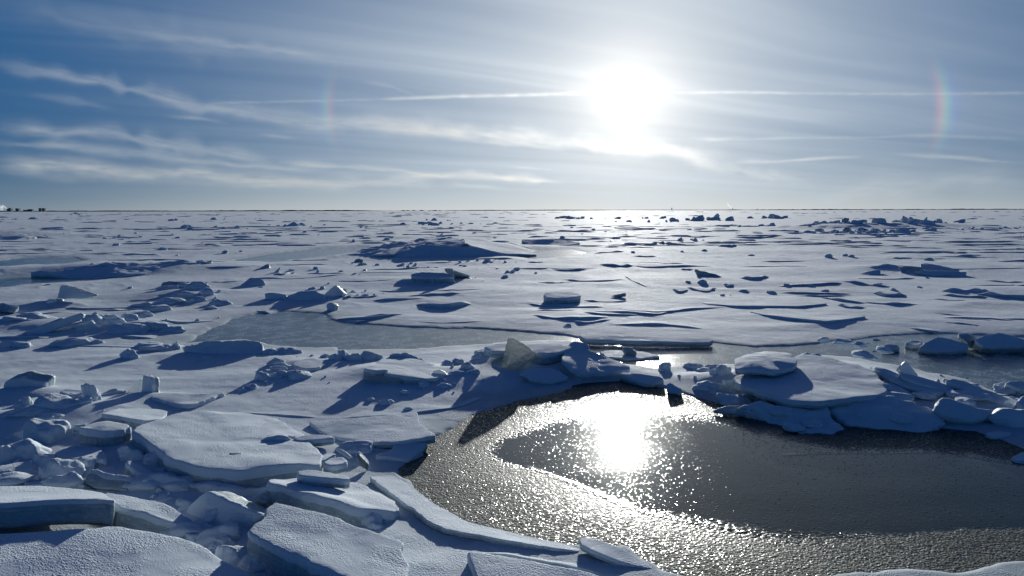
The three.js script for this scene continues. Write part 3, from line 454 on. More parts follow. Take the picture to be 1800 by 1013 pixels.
slab('ice_slab', 'flat snow plate with a straight dark slot near the squared block', [[30, 704, 0.06], [80, 697, 0.05], [105, 705, 0.05], [95, 716, 0.05], [72, 712, 0.07], [45, 708, 0.07]], 0.05, { cap: 0.02, bevel: 0.015, sharp: 1 });
slab('ice_slab', 'long snow covered slab resting on edge beside the blue grey pool', [[324, 604, 0.13], [360, 600, 0.14], [400, 599, 0.15], [456, 597, 0.15], [462, 606, 0.1], [460, 617, 0.05], [418, 628, 0.0], [368, 627, 0.0], [322, 617, 0.04]], 0.16, { cap: 0.05, bevel: 0.03, rough: 0.03, lump: 0.04 });
slab('ice_slab', 'long slab ramped up steeply with its icy end in the air', [[31, 591, 0.0], [40, 585, 0.05], [90, 567, 0.16], [141, 550, 0.27], [147, 553, 0.25], [145, 560, 0.2], [116, 572, 0.11], [68, 591, 0.0]], 0.12, { cap: 0.03, bevel: 0.02, rough: 0.015 });
slab('ice_shard', 'shark fin shaped slab standing alone on the snow', [[106, 501, null, 13.2], [135, 509, null, 13.0], [165, 520, null, 12.8], [150, 525, null, 12.9], [99, 526, null, 13.3]], 0.1, { facing: 1, cap: 0.03, bevel: 0.015, rough: 0.01, sharp: 1, lump: 0.004, category: 'ice shard' });
slab('ice_block', 'small broken block below the shark fin slab', [[80, 530, null, 12.3], [84, 526, null, 12.3], [95, 526, null, 12.2], [97, 532, null, 12.2], [82, 534, null, 12.3]], 0.16, { facing: 1, cap: 0.03, bevel: 0.015, rough: 0.03 });
slab('ice_block', 'low stub of layered ice beyond the steeply ramped slab', [[-30, 536, 0.13], [6, 532, 0.16], [20, 537, 0.14], [35, 538, 0.12], [33, 545, 0.05], [20, 548, 0.0], [-30, 549, 0.0]], 0.15, { cap: 0.03, bevel: 0.02, rough: 0.03 });
slab('ice_block', 'log shaped block of ice at the head of the rubble heap', [[284, 497, 0.13], [300, 494, 0.15], [333, 495, 0.13], [336, 500, 0.07], [318, 506, 0.0], [285, 506, 0.01]], 0.2, { cap: 0.03, bevel: 0.02, rough: 0.02 });
slab('ice_block', 'whale backed block dipping into the snow alone', [[416, 506, 0.0], [432, 493, 0.13], [446, 488, 0.18], [460, 490, 0.16], [467, 498, 0.08], [460, 505, 0.0]], 0.18, { cap: 0.04, bevel: 0.03, rough: 0.02, dome: 0.02 });
slab('ice_slab', 'flat fronted slab joined to a rounded boulder of ice', [[465, 516, 0.12], [480, 514, 0.135], [503, 518, 0.1], [502, 527, 0.01], [466, 528, 0.0]], 0.15, { cap: 0.03, bevel: 0.02, sharp: 1 });
slab('ice_block', 'rounded boulder of ice with a green tinted underside', [[498, 527, 0.0], [508, 518, 0.1], [526, 511, 0.17], [552, 510, 0.18], [570, 515, 0.13], [574, 524, 0.03], [562, 530, 0.0], [520, 530, 0.0]], 0.18, { cap: 0.04, bevel: 0.04, rough: 0.02, dome: 0.03 });
slab('ice_shard', 'peaked ice chunk behind the rounded boulder', [[570, 517, null, 13.6], [580, 508, null, 13.6], [590, 501, null, 13.6], [604, 515, null, 13.5], [600, 521, null, 13.5], [572, 522, null, 13.6]], 0.14, { facing: 1, cap: 0.03, bevel: 0.02, sharp: 1, category: 'ice shard' });
slab('ice_block', 'small cube of ice at the corner of the blue grey pool', [[572, 536, null, 11.9], [580, 531, null, 11.9], [589, 536, null, 11.85], [588, 547, null, 11.85], [575, 549, null, 11.9]], 0.12, { facing: 1, cap: 0.025, bevel: 0.02, rough: 0.03 });
slab('ice_slab', 'low rounded slab half hidden by a rubble trail', [[511, 642, 0.05], [525, 632, 0.06], [552, 629, 0.06], [575, 637, 0.05], [560, 646, 0.05], [530, 648, 0.05]], 0.07, { cap: 0.03, bevel: 0.025, rough: 0.02 });
slab('ice_slab', 'tilted plate carrying a smaller cap of ice', [[632, 653, 0.1], [655, 641, 0.13], [677, 626, 0.09], [712, 626, 0.09], [745, 634, 0.08], [792, 657, 0.05], [762, 667, 0.07], [700, 660, 0.1]], 0.1, { cap: 0.03, bevel: 0.02, rough: 0.02 });
slab('ice_slab', 'small cap of snow ice lying on the tilted plate', [[639, 648, 0.16], [652, 641, 0.16], [672, 643, 0.145], [685, 650, 0.13], [660, 652, 0.15]], 0.06, { cap: 0.03, bevel: 0.02, rough: 0.03 });
slab('ice_shard', 'translucent curved shard beside the tilted plate', [[760, 652, null, 6.85], [772, 650, null, 6.85], [783, 655, null, 6.83], [792, 668, null, 6.8], [786, 676, null, 6.8], [757, 674, null, 6.85]], 0.04, { facing: 1, cap: 0.015, bevel: 0.012, top: M.glassy, ice: M.glassy, category: 'ice shard' });
slab('ice_slab', 'snow hump with a jagged dark side behind the tilted plate', [[681, 625, 0.12], [696, 620, 0.13], [720, 621, 0.12], [746, 633, 0.06], [736, 640, 0.02], [696, 638, 0.02]], 0.12, { cap: 0.04, bevel: 0.03, rough: 0.06, lump: 0.03 });

// ---------------------------------------------------------------- the ridge between the pool and the channel
slab('ice_shard', 'tall honey coloured ice fin leaning on the ridge', [[892, 593, null, 7.3], [903, 593, null, 7.3], [920, 603, null, 7.26], [944, 620, null, 7.2], [928, 632, null, 7.1], [911, 645, null, 7.08], [882, 638, null, 7.1], [888, 613, null, 7.2]], 0.09, { facing: 1, cap: 0.03, bevel: 0.015, rough: 0.015, sharp: 1, lump: 0.03, ripple: 0.4, top: M.clear, ice: M.clear, category: 'ice shard' });
slab('ice_slab', 'flat slab poking out behind the honey coloured fin', [[851, 609, 0.22], [870, 605, 0.22], [896, 601, 0.22], [900, 612, 0.2], [886, 617, 0.2], [862, 617, 0.2]], 0.07, { cap: 0.03, bevel: 0.015, sharp: 1 });
slab('ice_slab', 'smooth snow dome between the fin and the tilted blue block', [[905, 607, 0.17], [928, 600, 0.18], [975, 598, 0.18], [1006, 600, 0.18], [1016, 609, 0.175], [990, 617, 0.17], [958, 622, 0.165], [925, 620, 0.165]], 0.12, { cap: 0.04, bevel: 0.03, dome: 0.02, rough: 0.02 });
slab('ice_slab', 'short snowy slab standing behind the tilted blue block', [[994, 612, 0.17], [1002, 602, 0.2], [1012, 598, 0.215], [1035, 603, 0.2], [1037, 614, 0.16], [1020, 620, 0.14]], 0.1, { cap: 0.04, bevel: 0.02, rough: 0.04 });
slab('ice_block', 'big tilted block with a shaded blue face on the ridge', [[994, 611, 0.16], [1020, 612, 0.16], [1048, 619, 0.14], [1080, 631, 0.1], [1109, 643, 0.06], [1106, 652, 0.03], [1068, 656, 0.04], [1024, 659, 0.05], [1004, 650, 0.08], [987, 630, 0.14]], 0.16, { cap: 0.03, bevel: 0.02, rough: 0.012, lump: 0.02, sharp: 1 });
slab('ice_slab', 'thin plank of ice lying out over the pool edge', [[1086, 658, 0.035], [1100, 655, 0.04], [1130, 658, 0.04], [1163, 663, 0.035], [1167, 669, 0.02], [1142, 677, 0.0], [1118, 670, 0.01]], 0.06, { cap: 0.025, bevel: 0.015, rough: 0.02 });
slab('ice_slab', 'little slab on edge at the tip of the ridge', [[1172, 675, 0.05], [1175, 671, 0.055], [1199, 684, 0.02], [1196, 692, -0.01], [1174, 687, 0.0]], 0.07, { cap: 0.025, bevel: 0.015, sharp: 1 });
slab('ice_plate', 'snow tongue with a small crest below the honey fin', [[912, 654, 0.1], [938, 645, 0.105], [975, 648, 0.09], [1003, 664, 0.03], [970, 672, 0.015], [932, 668, 0.04], [926, 659, 0.08]], 0.06, { cap: 0.03, bevel: 0.02, rough: 0.02, category: 'ice plate' });
slab('ice_block', 'small block alone on the glaring channel ice', [[1093, 613, 0.06], [1097, 610, 0.07], [1112, 610, 0.065], [1114, 616, 0.03], [1110, 620, 0.0], [1094, 620, 0.0]], 0.12, { cap: 0.025, bevel: 0.02, rough: 0.03 });
slab('ice_plate', 'flat snow patch on the channel ice under the small block', [[1052, 621, -0.01], [1075, 615, -0.01], [1120, 617, -0.01], [1165, 626, -0.015], [1120, 631, -0.015], [1075, 629, -0.01]], 0.03, { cap: 0.02, bevel: 0.02, rough: 0.05, category: 'ice plate' });
slab('ice_slab', 'six sided slab with a thin bright rim crowning the ridge', [[1292, 631, 0.24], [1318, 622, 0.25], [1344, 617, 0.25], [1387, 620, 0.25], [1403, 631, 0.24], [1397, 644, 0.23], [1361, 653, 0.225], [1340, 650, 0.225], [1293, 649, 0.225]], 0.05, { cap: 0.035, bevel: 0.012, rough: 0.008, sharp: 1, dome: 0.025, lump: 0.012, ripple: 0.6 });
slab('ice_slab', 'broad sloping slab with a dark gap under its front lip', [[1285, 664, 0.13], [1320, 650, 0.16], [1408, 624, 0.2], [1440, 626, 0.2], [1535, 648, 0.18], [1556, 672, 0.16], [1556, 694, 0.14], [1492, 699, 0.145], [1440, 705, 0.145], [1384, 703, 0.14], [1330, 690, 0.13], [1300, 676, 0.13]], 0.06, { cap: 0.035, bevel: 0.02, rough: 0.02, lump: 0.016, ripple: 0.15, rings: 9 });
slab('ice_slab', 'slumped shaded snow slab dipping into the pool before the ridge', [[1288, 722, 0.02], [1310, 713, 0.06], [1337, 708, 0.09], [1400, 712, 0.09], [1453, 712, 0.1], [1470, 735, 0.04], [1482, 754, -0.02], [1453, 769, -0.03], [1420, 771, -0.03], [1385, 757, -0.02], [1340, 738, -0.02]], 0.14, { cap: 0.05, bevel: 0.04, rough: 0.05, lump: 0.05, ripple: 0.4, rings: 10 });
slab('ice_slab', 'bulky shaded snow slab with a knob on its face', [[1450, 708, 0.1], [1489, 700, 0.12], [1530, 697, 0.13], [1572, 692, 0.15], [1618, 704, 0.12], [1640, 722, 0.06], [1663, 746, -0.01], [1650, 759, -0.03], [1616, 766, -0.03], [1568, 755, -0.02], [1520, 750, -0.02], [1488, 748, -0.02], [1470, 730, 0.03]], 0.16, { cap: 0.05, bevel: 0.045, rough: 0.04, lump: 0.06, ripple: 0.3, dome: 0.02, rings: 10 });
slab('ice_block', 'leaning block with a dark hollow under its lower side', [[1653, 699, 0.15], [1675, 701, 0.15], [1707, 711, 0.13], [1752, 717, 0.11], [1742, 730, 0.05], [1730, 739, 0.02], [1708, 742, 0.02], [1664, 732, 0.06], [1644, 717, 0.11]], 0.12, { cap: 0.04, bevel: 0.03, rough: 0.02 });
slab('ice_block', 'rounded shaded block at the water line beside the leaning block', [[1736, 737, 0.03], [1750, 725, 0.08], [1767, 717, 0.12], [1815, 722, 0.12], [1830, 748, 0.0], [1787, 758, -0.03], [1757, 751, -0.03]], 0.14, { cap: 0.04, bevel: 0.04, rough: 0.03, dome: 0.03 });
slab('ice_plate', 'low ice cake awash before the rounded shaded block', [[1730, 761, 0.0], [1750, 757, 0.0], [1780, 759, 0.0], [1775, 766, -0.01], [1745, 769, -0.01]], 0.04, { cap: 0.025, bevel: 0.02, category: 'ice plate' });
slab('ice_plate', 'corner of a snow cake alone on the dark pool', [[1775, 803, -0.01], [1800, 793, 0.0], [1850, 796, 0.0], [1850, 812, -0.01], [1790, 810, -0.01]], 0.05, { cap: 0.03, bevel: 0.025, category: 'ice plate' });
slab('ice_slab', 'uppermost of the shingled slabs on the ridge', [[1580, 656, 0.190], [1600, 657, 0.190], [1640, 668, 0.140], [1682, 682, 0.090], [1668, 686, 0.090], [1620, 675, 0.130], [1588, 664, 0.170]], 0.05, { cap: 0.025, bevel: 0.015, rough: 0.015 });
slab('ice_slab', 'long shingled slab with a black gap beneath on the ridge', [[1535, 644, 0.190], [1556, 648, 0.190], [1608, 667, 0.140], [1680, 685, 0.080], [1650, 693, 0.080], [1596, 680, 0.110], [1558, 662, 0.160]], 0.05, { cap: 0.025, bevel: 0.015, rough: 0.015 });
slab('ice_slab', 'lowest of the shingled slabs curving down the ridge', [[1550, 669, 0.120], [1562, 668, 0.120], [1592, 684, 0.100], [1612, 697, 0.070], [1590, 697, 0.070], [1556, 682, 0.110]], 0.05, { cap: 0.025, bevel: 0.015, rough: 0.015 });
slab('ice_slab', 'long slab sliding down toward the channel end of the ridge', [[1660, 668, 0.150], [1676, 665, 0.160], [1700, 670, 0.150], [1745, 689, 0.110], [1780, 704, 0.060], [1764, 707, 0.060], [1714, 693, 0.100], [1684, 680, 0.110]], 0.08, { cap: 0.03, bevel: 0.02, rough: 0.015 });
slab('ice_shard', 'small snow pyramid on the crest of the shingled slabs', [[1592, 635, null, 6.75], [1597, 638, null, 6.75], [1615, 660, null, 6.7], [1600, 664, null, 6.7], [1579, 650, null, 6.75]], 0.1, { facing: 1, cap: 0.03, bevel: 0.015, sharp: 1, category: 'ice shard' });
slab('ice_block', 'broken snow block at the channel end of the ridge', [[1768, 674, 0.120], [1780, 667, 0.140], [1830, 672, 0.140], [1830, 684, 0.090], [1800, 688, 0.070], [1786, 682, 0.090]], 0.12, { cap: 0.03, bevel: 0.02, rough: 0.05 });
slab('ice_block', 'rugged snow lump piled above the rounded shaded block', [[1786, 706, 0.100], [1795, 696, 0.120], [1830, 696, 0.120], [1840, 715, 0.070], [1800, 719, 0.050]], 0.12, { cap: 0.04, bevel: 0.03, rough: 0.05 });
slab('ice_plate', 'thin plate of grey ice sticking out over the pool from the ridge', [[1252, 722, 0.0], [1275, 713, 0.03], [1300, 712, 0.04], [1320, 730, 0.0], [1285, 726, 0.0]], 0.025, { cap: 0.01, bevel: 0.008, sharp: 1, top: M.ice, category: 'ice plate' });

slab('ice_plate', 'straight bar like plate along the far bank of the channel', [[1016, 590, 0.05], [1070, 591, 0.055], [1140, 592, 0.055], [1250, 595, 0.045], [1254, 598, 0.04], [1246, 602, 0.03], [1130, 601, 0.035], [1030, 598, 0.035]], 0.06, { cap: 0.03, bevel: 0.02, rough: 0.012, sharp: 1, category: 'ice plate' });
// ---------------------------------------------------------------- floes in the channel
slab('ice_slab', 'roof shaped snow floe in the channel with a dark wet band', [[1617, 609, 0.05], [1630, 599, 0.1], [1650, 591, 0.14], [1678, 597, 0.11], [1704, 606, 0.06], [1702, 615, 0.02], [1660, 618, 0.01], [1620, 616, 0.01]], 0.1, { cap: 0.04, bevel: 0.025, rough: 0.015 });
slab('ice_slab', 'small flat floe beside the roof shaped floe', [[1590, 602, 0.03], [1604, 598, 0.04], [1622, 600, 0.03], [1620, 606, 0.02], [1598, 608, 0.01]], 0.06, { cap: 0.03, bevel: 0.02 });
slab('ice_slab', 'smallest floe cake alone near the snowy bank of the channel', [[1548, 608, 0.02], [1560, 604, 0.05], [1578, 605, 0.05], [1582, 611, 0.02], [1560, 614, 0.01]], 0.08, { cap: 0.03, bevel: 0.02 });
slab('ice_block', 'rough knob of ice at the back of the channel floes', [[1683, 592, 0.12], [1688, 584, 0.16], [1700, 584, 0.15], [1714, 590, 0.12], [1712, 600, 0.03], [1686, 600, 0.04]], 0.16, { cap: 0.04, bevel: 0.025, rough: 0.06 });
slab('ice_slab', 'broad snow floe with a dark underside next to the rough knob', [[1711, 597, 0.1], [1730, 589, 0.15], [1758, 584, 0.17], [1790, 592, 0.14], [1840, 604, 0.08], [1800, 610, 0.04], [1734, 611, 0.04]], 0.12, { cap: 0.04, bevel: 0.025, rough: 0.015 });

// ---------------------------------------------------------------- blocks and hummocks out on the snow field
slab('ice_slab', 'big hummock slab with a broad blue shaded face', [[683, 453, 0.05], [710, 441, 0.28], [743, 429, 0.48], [790, 434, 0.38], [823, 432, 0.42], [888, 446, 0.14], [840, 454, 0.02], [780, 458, -0.03], [700, 458, -0.03]], 0.25, { cap: 0.06, bevel: 0.05, rough: 0.01, sharp: 1, lump: 0.04 });
slab('ice_slab', 'sunlit slab forming the bright flank of the big hummock', [[812, 420, 0.5], [850, 421, 0.46], [900, 431, 0.28], [948, 448, 0.0], [892, 447, 0.11], [824, 431, 0.43]], 0.2, { cap: 0.05, bevel: 0.04, rough: 0.01, sharp: 1 });
slab('ice_slab', 'long shingle of snow ice lapping up the big hummock', [[616, 448, 0.06], [640, 437, 0.2], [700, 424, 0.42], [745, 419, 0.52], [812, 420, 0.5], [822, 430, 0.44], [745, 428, 0.47], [690, 446, 0.2], [640, 450, 0.08]], 0.18, { cap: 0.05, bevel: 0.04, rough: 0.02, lump: 0.08, ripple: 0.4 });
slab('ice_slab', 'dark shaded slab by the bright icy patch', [[915, 422, 0.22], [960, 420, 0.27], [990, 422, 0.22], [1022, 427, 0.1], [985, 434, 0.0], [935, 433, 0.0]], 0.2, { cap: 0.05, bevel: 0.05, rough: 0.01, sharp: 1 });
slab('ice_slab', 'long shaded hummock beside the narrow ponds', [[48, 485, 0.0], [95, 474, 0.14], [150, 466, 0.24], [200, 459, 0.3], [300, 458, 0.26], [375, 466, 0.1], [340, 478, 0.0], [230, 486, 0.0], [120, 489, -0.02]], 0.25, { cap: 0.06, bevel: 0.06, rough: 0.04, lump: 0.1 });
slab('ice_slab', 'distant ramp of snow with a sunlit top edge', [[-60, 408, 0.4], [8, 406, 0.42], [40, 412, 0.3], [66, 419, 0.05], [20, 423, 0.0], [-60, 424, 0.0]], 0.3, { cap: 0.06, bevel: 0.06, rough: 0.01, sharp: 1 });
slab('ice_block', 'squat snow topped block alone in the open snow', [[955, 519, 0.13], [960, 514, 0.16], [975, 510, 0.17], [1005, 512, 0.16], [1024, 519, 0.12], [1010, 523, 0.11], [962, 524, 0.12]], 0.16, { cap: 0.05, bevel: 0.03, rough: 0.02, dome: 0.01 });
slab('ice_shard', 'dark green ice fin tapering into the snow', [[1221, 473, null, 17.6], [1240, 478, null, 17.4], [1274, 488, null, 17.0], [1250, 491, null, 17.1], [1226, 491, null, 17.5]], 0.12, { facing: 1, cap: 0.02, bevel: 0.015, sharp: 1, top: M.ice, category: 'ice shard' });
slab('ice_slab', 'small wedge of ice with a straight cut end in the open snow', [[1072, 520, 0.03], [1100, 514, 0.1], [1101, 521, 0.03], [1088, 523, 0.0]], 0.06, { cap: 0.02, bevel: 0.015, sharp: 1 });
slab('ice_slab', 'stacked slab with a long shadow at the rubble line', [[722, 481, 0.24], [745, 478, 0.27], [797, 481, 0.24], [798, 487, 0.18], [760, 488, 0.18], [724, 487, 0.18]], 0.14, { cap: 0.04, bevel: 0.02, rough: 0.03 });
slab('ice_slab', 'pale plate leaning on the stacked slab', [[780, 472, 0.36], [790, 471, 0.36], [830, 486, 0.06], [812, 489, 0.02], [795, 484, 0.14]], 0.07, { cap: 0.03, bevel: 0.02, sharp: 1 });
slab('ice_block', 'dark mound of snow under the stacked slab', [[690, 499, 0.0], [712, 489, 0.14], [760, 487, 0.17], [798, 488, 0.16], [800, 499, 0.02], [760, 504, 0.0], [705, 504, -0.02]], 0.2, { cap: 0.05, bevel: 0.04, rough: 0.04 });
slab('ice_block', 'snow mound at the start of the distant stack of slabs', [[1512, 476, 0.0], [1535, 467, 0.13], [1556, 463, 0.18], [1575, 465, 0.16], [1592, 475, 0.02], [1560, 478, 0.0]], 0.2, { cap: 0.05, bevel: 0.05, rough: 0.02, dome: 0.03 });
slab('ice_slab', 'tapering slab on top of the distant stack', [[1618, 464, 0.2], [1626, 462, 0.21], [1650, 466, 0.17], [1690, 475, 0.08], [1650, 476, 0.07], [1620, 473, 0.1]], 0.1, { cap: 0.04, bevel: 0.02, sharp: 1 });
slab('ice_slab', 'dark based slab under the distant stack', [[1606, 477, 0.1], [1640, 476, 0.12], [1700, 478, 0.1], [1698, 483, 0.05], [1640, 482, 0.06]], 0.1, { cap: 0.04, bevel: 0.02, sharp: 1 });
slab('ice_slab', 'small propped plate before the distant snow mound', [[1507, 483, 0.0], [1530, 476, 0.09], [1547, 473, 0.12], [1548, 479, 0.06], [1530, 483, 0.02]], 0.06, { cap: 0.03, bevel: 0.015, sharp: 1 });
slab('ice_block', 'dark ice joining the mound and slabs of the distant stack', [[1580, 470, 0.16], [1600, 468, 0.18], [1622, 469, 0.17], [1622, 476, 0.06], [1585, 477, 0.04]], 0.2, { cap: 0.02, bevel: 0.02, top: M.ice });
slab('ice_plate', 'low wide plate with a faint outline in the open snow', [[1317, 548, 0.02], [1345, 543, 0.02], [1372, 541, 0.02], [1450, 547, 0.025], [1524, 556, 0.04], [1490, 561, 0.05], [1452, 565, 0.05], [1400, 560, 0.04], [1340, 553, 0.03]], 0.06, { cap: 0.025, bevel: 0.02, sharp: 1, rough: 0.008, category: 'ice plate' });
slab('ice_plate', 'second faint plate lapping the low wide plate', [[1215, 528, 0.02], [1290, 519, 0.02], [1370, 524, 0.025], [1458, 533, 0.04], [1400, 538, 0.05], [1300, 538, 0.04], [1240, 534, 0.03]], 0.06, { cap: 0.025, bevel: 0.02, sharp: 1, rough: 0.008, category: 'ice plate' });
slab('ice_slab', 'low hummock with shaded ripples beside the plate streaks', [[1650, 513, 0.0], [1680, 507, 0.09], [1715, 507, 0.1], [1750, 512, 0.04], [1730, 517, 0.0], [1680, 517, 0.0]], 0.15, { cap: 0.05, bevel: 0.04, rough: 0.03, lump: 0.05 });

// ---------------------------------------------------------------- lumps beside the slabs
const heap = { group: 'snow lumps in the trench beside the flat slabs' }, heapL = 'rounded snow lump in the shaded trench by the flat slabs';
for (const [x, y, w, h] of [[30, 770, 26, 12], [80, 776, 56, 30], [50, 802, 60, 26], [8, 812, 26, 20], [102, 842, 66, 28], [118, 855, 50, 22], [150, 858, 30, 10], [232, 808, 38, 20], [266, 816, 34, 20], [164, 720, 30, 26], [145, 727, 20, 9], [143, 706, 18, 8], [98, 730, 60, 14], [42, 731, 26, 14], [275, 850, 70, 12], [318, 852, 54, 12], [284, 830, 24, 8], [310, 826, 30, 7], [468, 842, 34, 14], [200, 700, 26, 8], [122, 706, 22, 7], [60, 742, 50, 8], [90, 748, 36, 6], [20, 850, 70, 12], [60, 862, 40, 8], [20, 838, 70, 10], [135, 762, 30, 12], [75, 820, 40, 12], [150, 820, 34, 12]]) lump(x, y, w, h, heapL, heap);
const foot = { group: 'snow lumps along the edge of the smooth snow sheet' }, footL = 'small soft snow lump along the edge of the smooth snow sheet';
for (const [x, y, w, h] of [[335, 938, 46, 14], [362, 930, 16, 8], [388, 944, 60, 22], [345, 951, 32, 10], [394, 956, 26, 12], [376, 962, 24, 8], [262, 934, 40, 8], [417, 985, 56, 22], [460, 996, 60, 18], [518, 1010, 34, 12], [300, 938, 30, 6], [286, 880, 22, 7], [316, 886, 20, 9], [330, 893, 26, 9], [275, 901, 18, 8]]) lump(x, y, w, h, footL, foot);
lump(374, 918, 28, 18, 'snow lump leaning on the shaded face of the tilted block', { angular: 0.6 });
lump(632, 788, 62, 15, 'crusty snow heap behind the broken slab corner', { deep: 0.6 });
lump(226, 630, 26, 16, 'ball of crusted snow casting a long straight shadow', { angular: 0.2 });
const side = { group: 'snow lumps on the sloping snow slab' };
for (const [x, y, w, h] of [[598, 908, 40, 10], [645, 915, 46, 18], [622, 890, 30, 8], [660, 922, 30, 8], [575, 884, 24, 6], [668, 905, 40, 8]]) lump(x, y, w, h, 'soft snow lump on the side of the sloping snow slab', side);
const flat = { group: 'snow lumps on the wide flat slab' };
for (const [x, y, w, h, hy] of [[488, 788, 40, 10, 0.06], [505, 782, 28, 7, 0.05], [412, 823, 20, 5, 0.1]]) lump(x, y, w, h, 'little snow lump sitting on the wide flat slab', { ...flat, y: hy });
const drift = { group: 'snow lumps on the smooth drift by the translucent shard' };
for (const [x, y, w, h] of [[651, 702, 16, 5], [676, 706, 26, 7], [716, 714, 18, 4], [668, 668, 30, 7], [720, 672, 34, 9], [745, 678, 26, 8], [780, 678, 30, 9], [712, 690, 18, 6], [806, 640, 24, 8], [790, 643, 20, 7], [818, 652, 26, 8], [830, 660, 24, 6], [800, 662, 26, 6]]) lump(x, y, w, h, 'small snow lump on the drift around the translucent shard', drift);
const trail = { group: 'snow lumps in the rubble trail' };
for (const [x, y, w, h] of [[460, 668, 28, 10], [480, 664, 30, 8], [500, 662, 24, 8], [525, 664, 44, 10], [488, 652, 34, 7], [470, 658, 24, 6], [488, 640, 24, 12], [500, 646, 30, 8], [590, 634, 22, 9], [604, 630, 24, 14], [620, 632, 26, 14], [640, 629, 34, 13], [662, 627, 26, 10], [572, 627, 14, 5], [440, 682, 26, 6], [425, 686, 18, 4], [506, 617, 44, 10], [480, 618, 30, 8], [360, 631, 20, 6]]) lump(x, y, w, h, 'small snow lump in the rubble trail beside the long slab on edge', trail);
const ridgeL = { group: 'snow lumps on the ridge beside the pool' };
for (const [x, y, w, h, yy] of [[1169, 645, 26, 10], [1222, 640, 30, 8], [1258, 656, 24, 12], [1270, 664, 26, 14], [1282, 676, 24, 12], [1262, 680, 26, 12], [1236, 678, 34, 12], [1252, 642, 20, 6], [1276, 645, 26, 7], [1240, 650, 30, 6], [1300, 700, 40, 16], [1325, 697, 36, 14], [1276, 698, 34, 14], [1376, 709, 20, 16], [1346, 706, 30, 12], [1412, 650, 30, 8, 0.2], [1438, 655, 26, 10, 0.2], [1470, 668, 40, 9, 0.16], [1510, 634, 26, 7, 0.24], [1480, 630, 30, 7, 0.25], [1446, 628, 20, 6, 0.26], [1518, 648, 34, 8, 0.2], [1552, 645, 30, 8, 0.24], [1528, 700, 30, 10, 0.12], [1500, 702, 30, 12, 0.12], [1548, 697, 34, 10, 0.13], [1628, 704, 36, 9, 0.12], [1700, 706, 50, 8, 0.13], [1548, 722, 18, 14, 0.06], [1765, 690, 40, 9, 0.1], [1700, 690, 40, 8, 0.12], [964, 628, 16, 9, 0.16], [974, 626, 16, 10, 0.16], [984, 630, 20, 10, 0.15], [948, 632, 20, 6, 0.15], [998, 604, 14, 6, 0.28], [856, 630, 44, 12, 0.12], [838, 634, 24, 10, 0.08]]) lump(x, y, w, h, 'rugged snow lump piled on the ridge beside the dark pool', { ...ridgeL, ...(yy ? { y: yy - 0.06 } : {}) });
const faceL = { group: 'snow lumps on the shaded front of the ridge', angular: 0.5 };
for (const [x, y, w, h, yy] of [[1330, 722, 34, 9, 0.05], [1368, 728, 40, 10, 0.05], [1405, 724, 30, 10, 0.06], [1430, 742, 36, 9, 0.02], [1392, 746, 30, 8, 0.01], [1500, 716, 34, 11, 0.08], [1520, 732, 40, 9, 0.04], [1568, 712, 44, 10, 0.1], [1590, 738, 36, 9, 0.04], [1472, 722, 24, 14, 0.05], [1462, 740, 22, 10, 0.0], [1636, 738, 30, 9, 0.02], [1690, 722, 30, 8, 0.1], [1780, 735, 34, 8, 0.05]]) lump(x, y, w, h, 'snow lump stuck to the shaded slabs above the pool', { ...faceL, y: yy - 0.02 });
const pile = { group: 'lumps of the rubble heap behind the blue grey pool' };
for (const [x, y, w, h] of [[300, 512, 34, 10], [325, 508, 40, 10], [345, 515, 34, 10], [362, 521, 22, 12], [318, 525, 40, 9], [300, 533, 36, 8], [350, 529, 30, 8], [385, 533, 30, 8], [372, 540, 20, 6], [270, 545, 40, 10], [250, 556, 40, 10], [240, 582, 60, 14], [275, 578, 50, 12], [300, 580, 36, 9], [190, 570, 34, 10], [165, 574, 40, 12], [205, 576, 30, 10], [150, 580, 36, 10], [225, 566, 30, 9], [180, 562, 30, 7], [60, 566, 50, 11], [28, 570, 40, 6], [130, 606, 60, 10], [160, 604, 30, 5], [35, 612, 26, 7], [265, 606, 46, 8], [275, 614, 50, 10], [308, 610, 26, 10], [255, 536, 30, 6]]) lump(x, y, w, h, 'snow crusted ice lump in the low rubble heap beside the pool', pile);
const floeL = { group: 'lumps at the edge of the channel' };
for (const [x, y, w, h] of [[1525, 596, 16, 5], [1545, 591, 20, 6], [1540, 610, 12, 5], [1632, 601, 16, 6]]) lump(x, y, w, h, 'tiny snow lump at the snowy edge of the channel', floeL);

// ---------------------------------------------------------------- lifted plate edges traced one by one
const marks = [[1130, 585, 'on the snowy bank beyond the channel'], [760, 470, 'around the foot of the big hummock'], [600, 535, 'near the corner of the blue grey pool'], [330, 540, 'around the low rubble heap'], [1020, 510, 'around the squat snow topped block'], [1450, 530, 'around the low wide plate'], [1640, 480, 'around the distant stack of slabs'], [1240, 480, 'around the dark green ice fin'], [1560, 410, 'before the long pressure ridge'], [1200, 405, 'under the low ridges below the sun'], [740, 405, 'before the small ridge under the island'], [230, 475, 'around the long shaded hummock'], [150, 410, 'beside the distant snow ramp'], [120, 520, 'around the shark fin slab'], [1680, 560, 'before the channel floes'], [640, 740, 'by the sharp pointed plate'], [930, 990, 'by the pale slab with a rounded corner']].map(([x, y, t]) => [P(x, y), t]);
const zone = (x, z) => { let b = 1e9, r = ''; for (const [p, t] of marks) { const d = Math.hypot(Math.atan2(p.x, -p.z) - Math.atan2(x, -z), Math.log(Math.hypot(p.x, p.z) / Math.hypot(x, z))); if (d < b) { b = d; r = t; } } return r; };
plate('snow_plate', 'lens shaped plate edge hanging over a deep shadow', [[732, 536], [755, 540], [785, 542], [810, 539], [828, 535]], 0.09, 0.6);
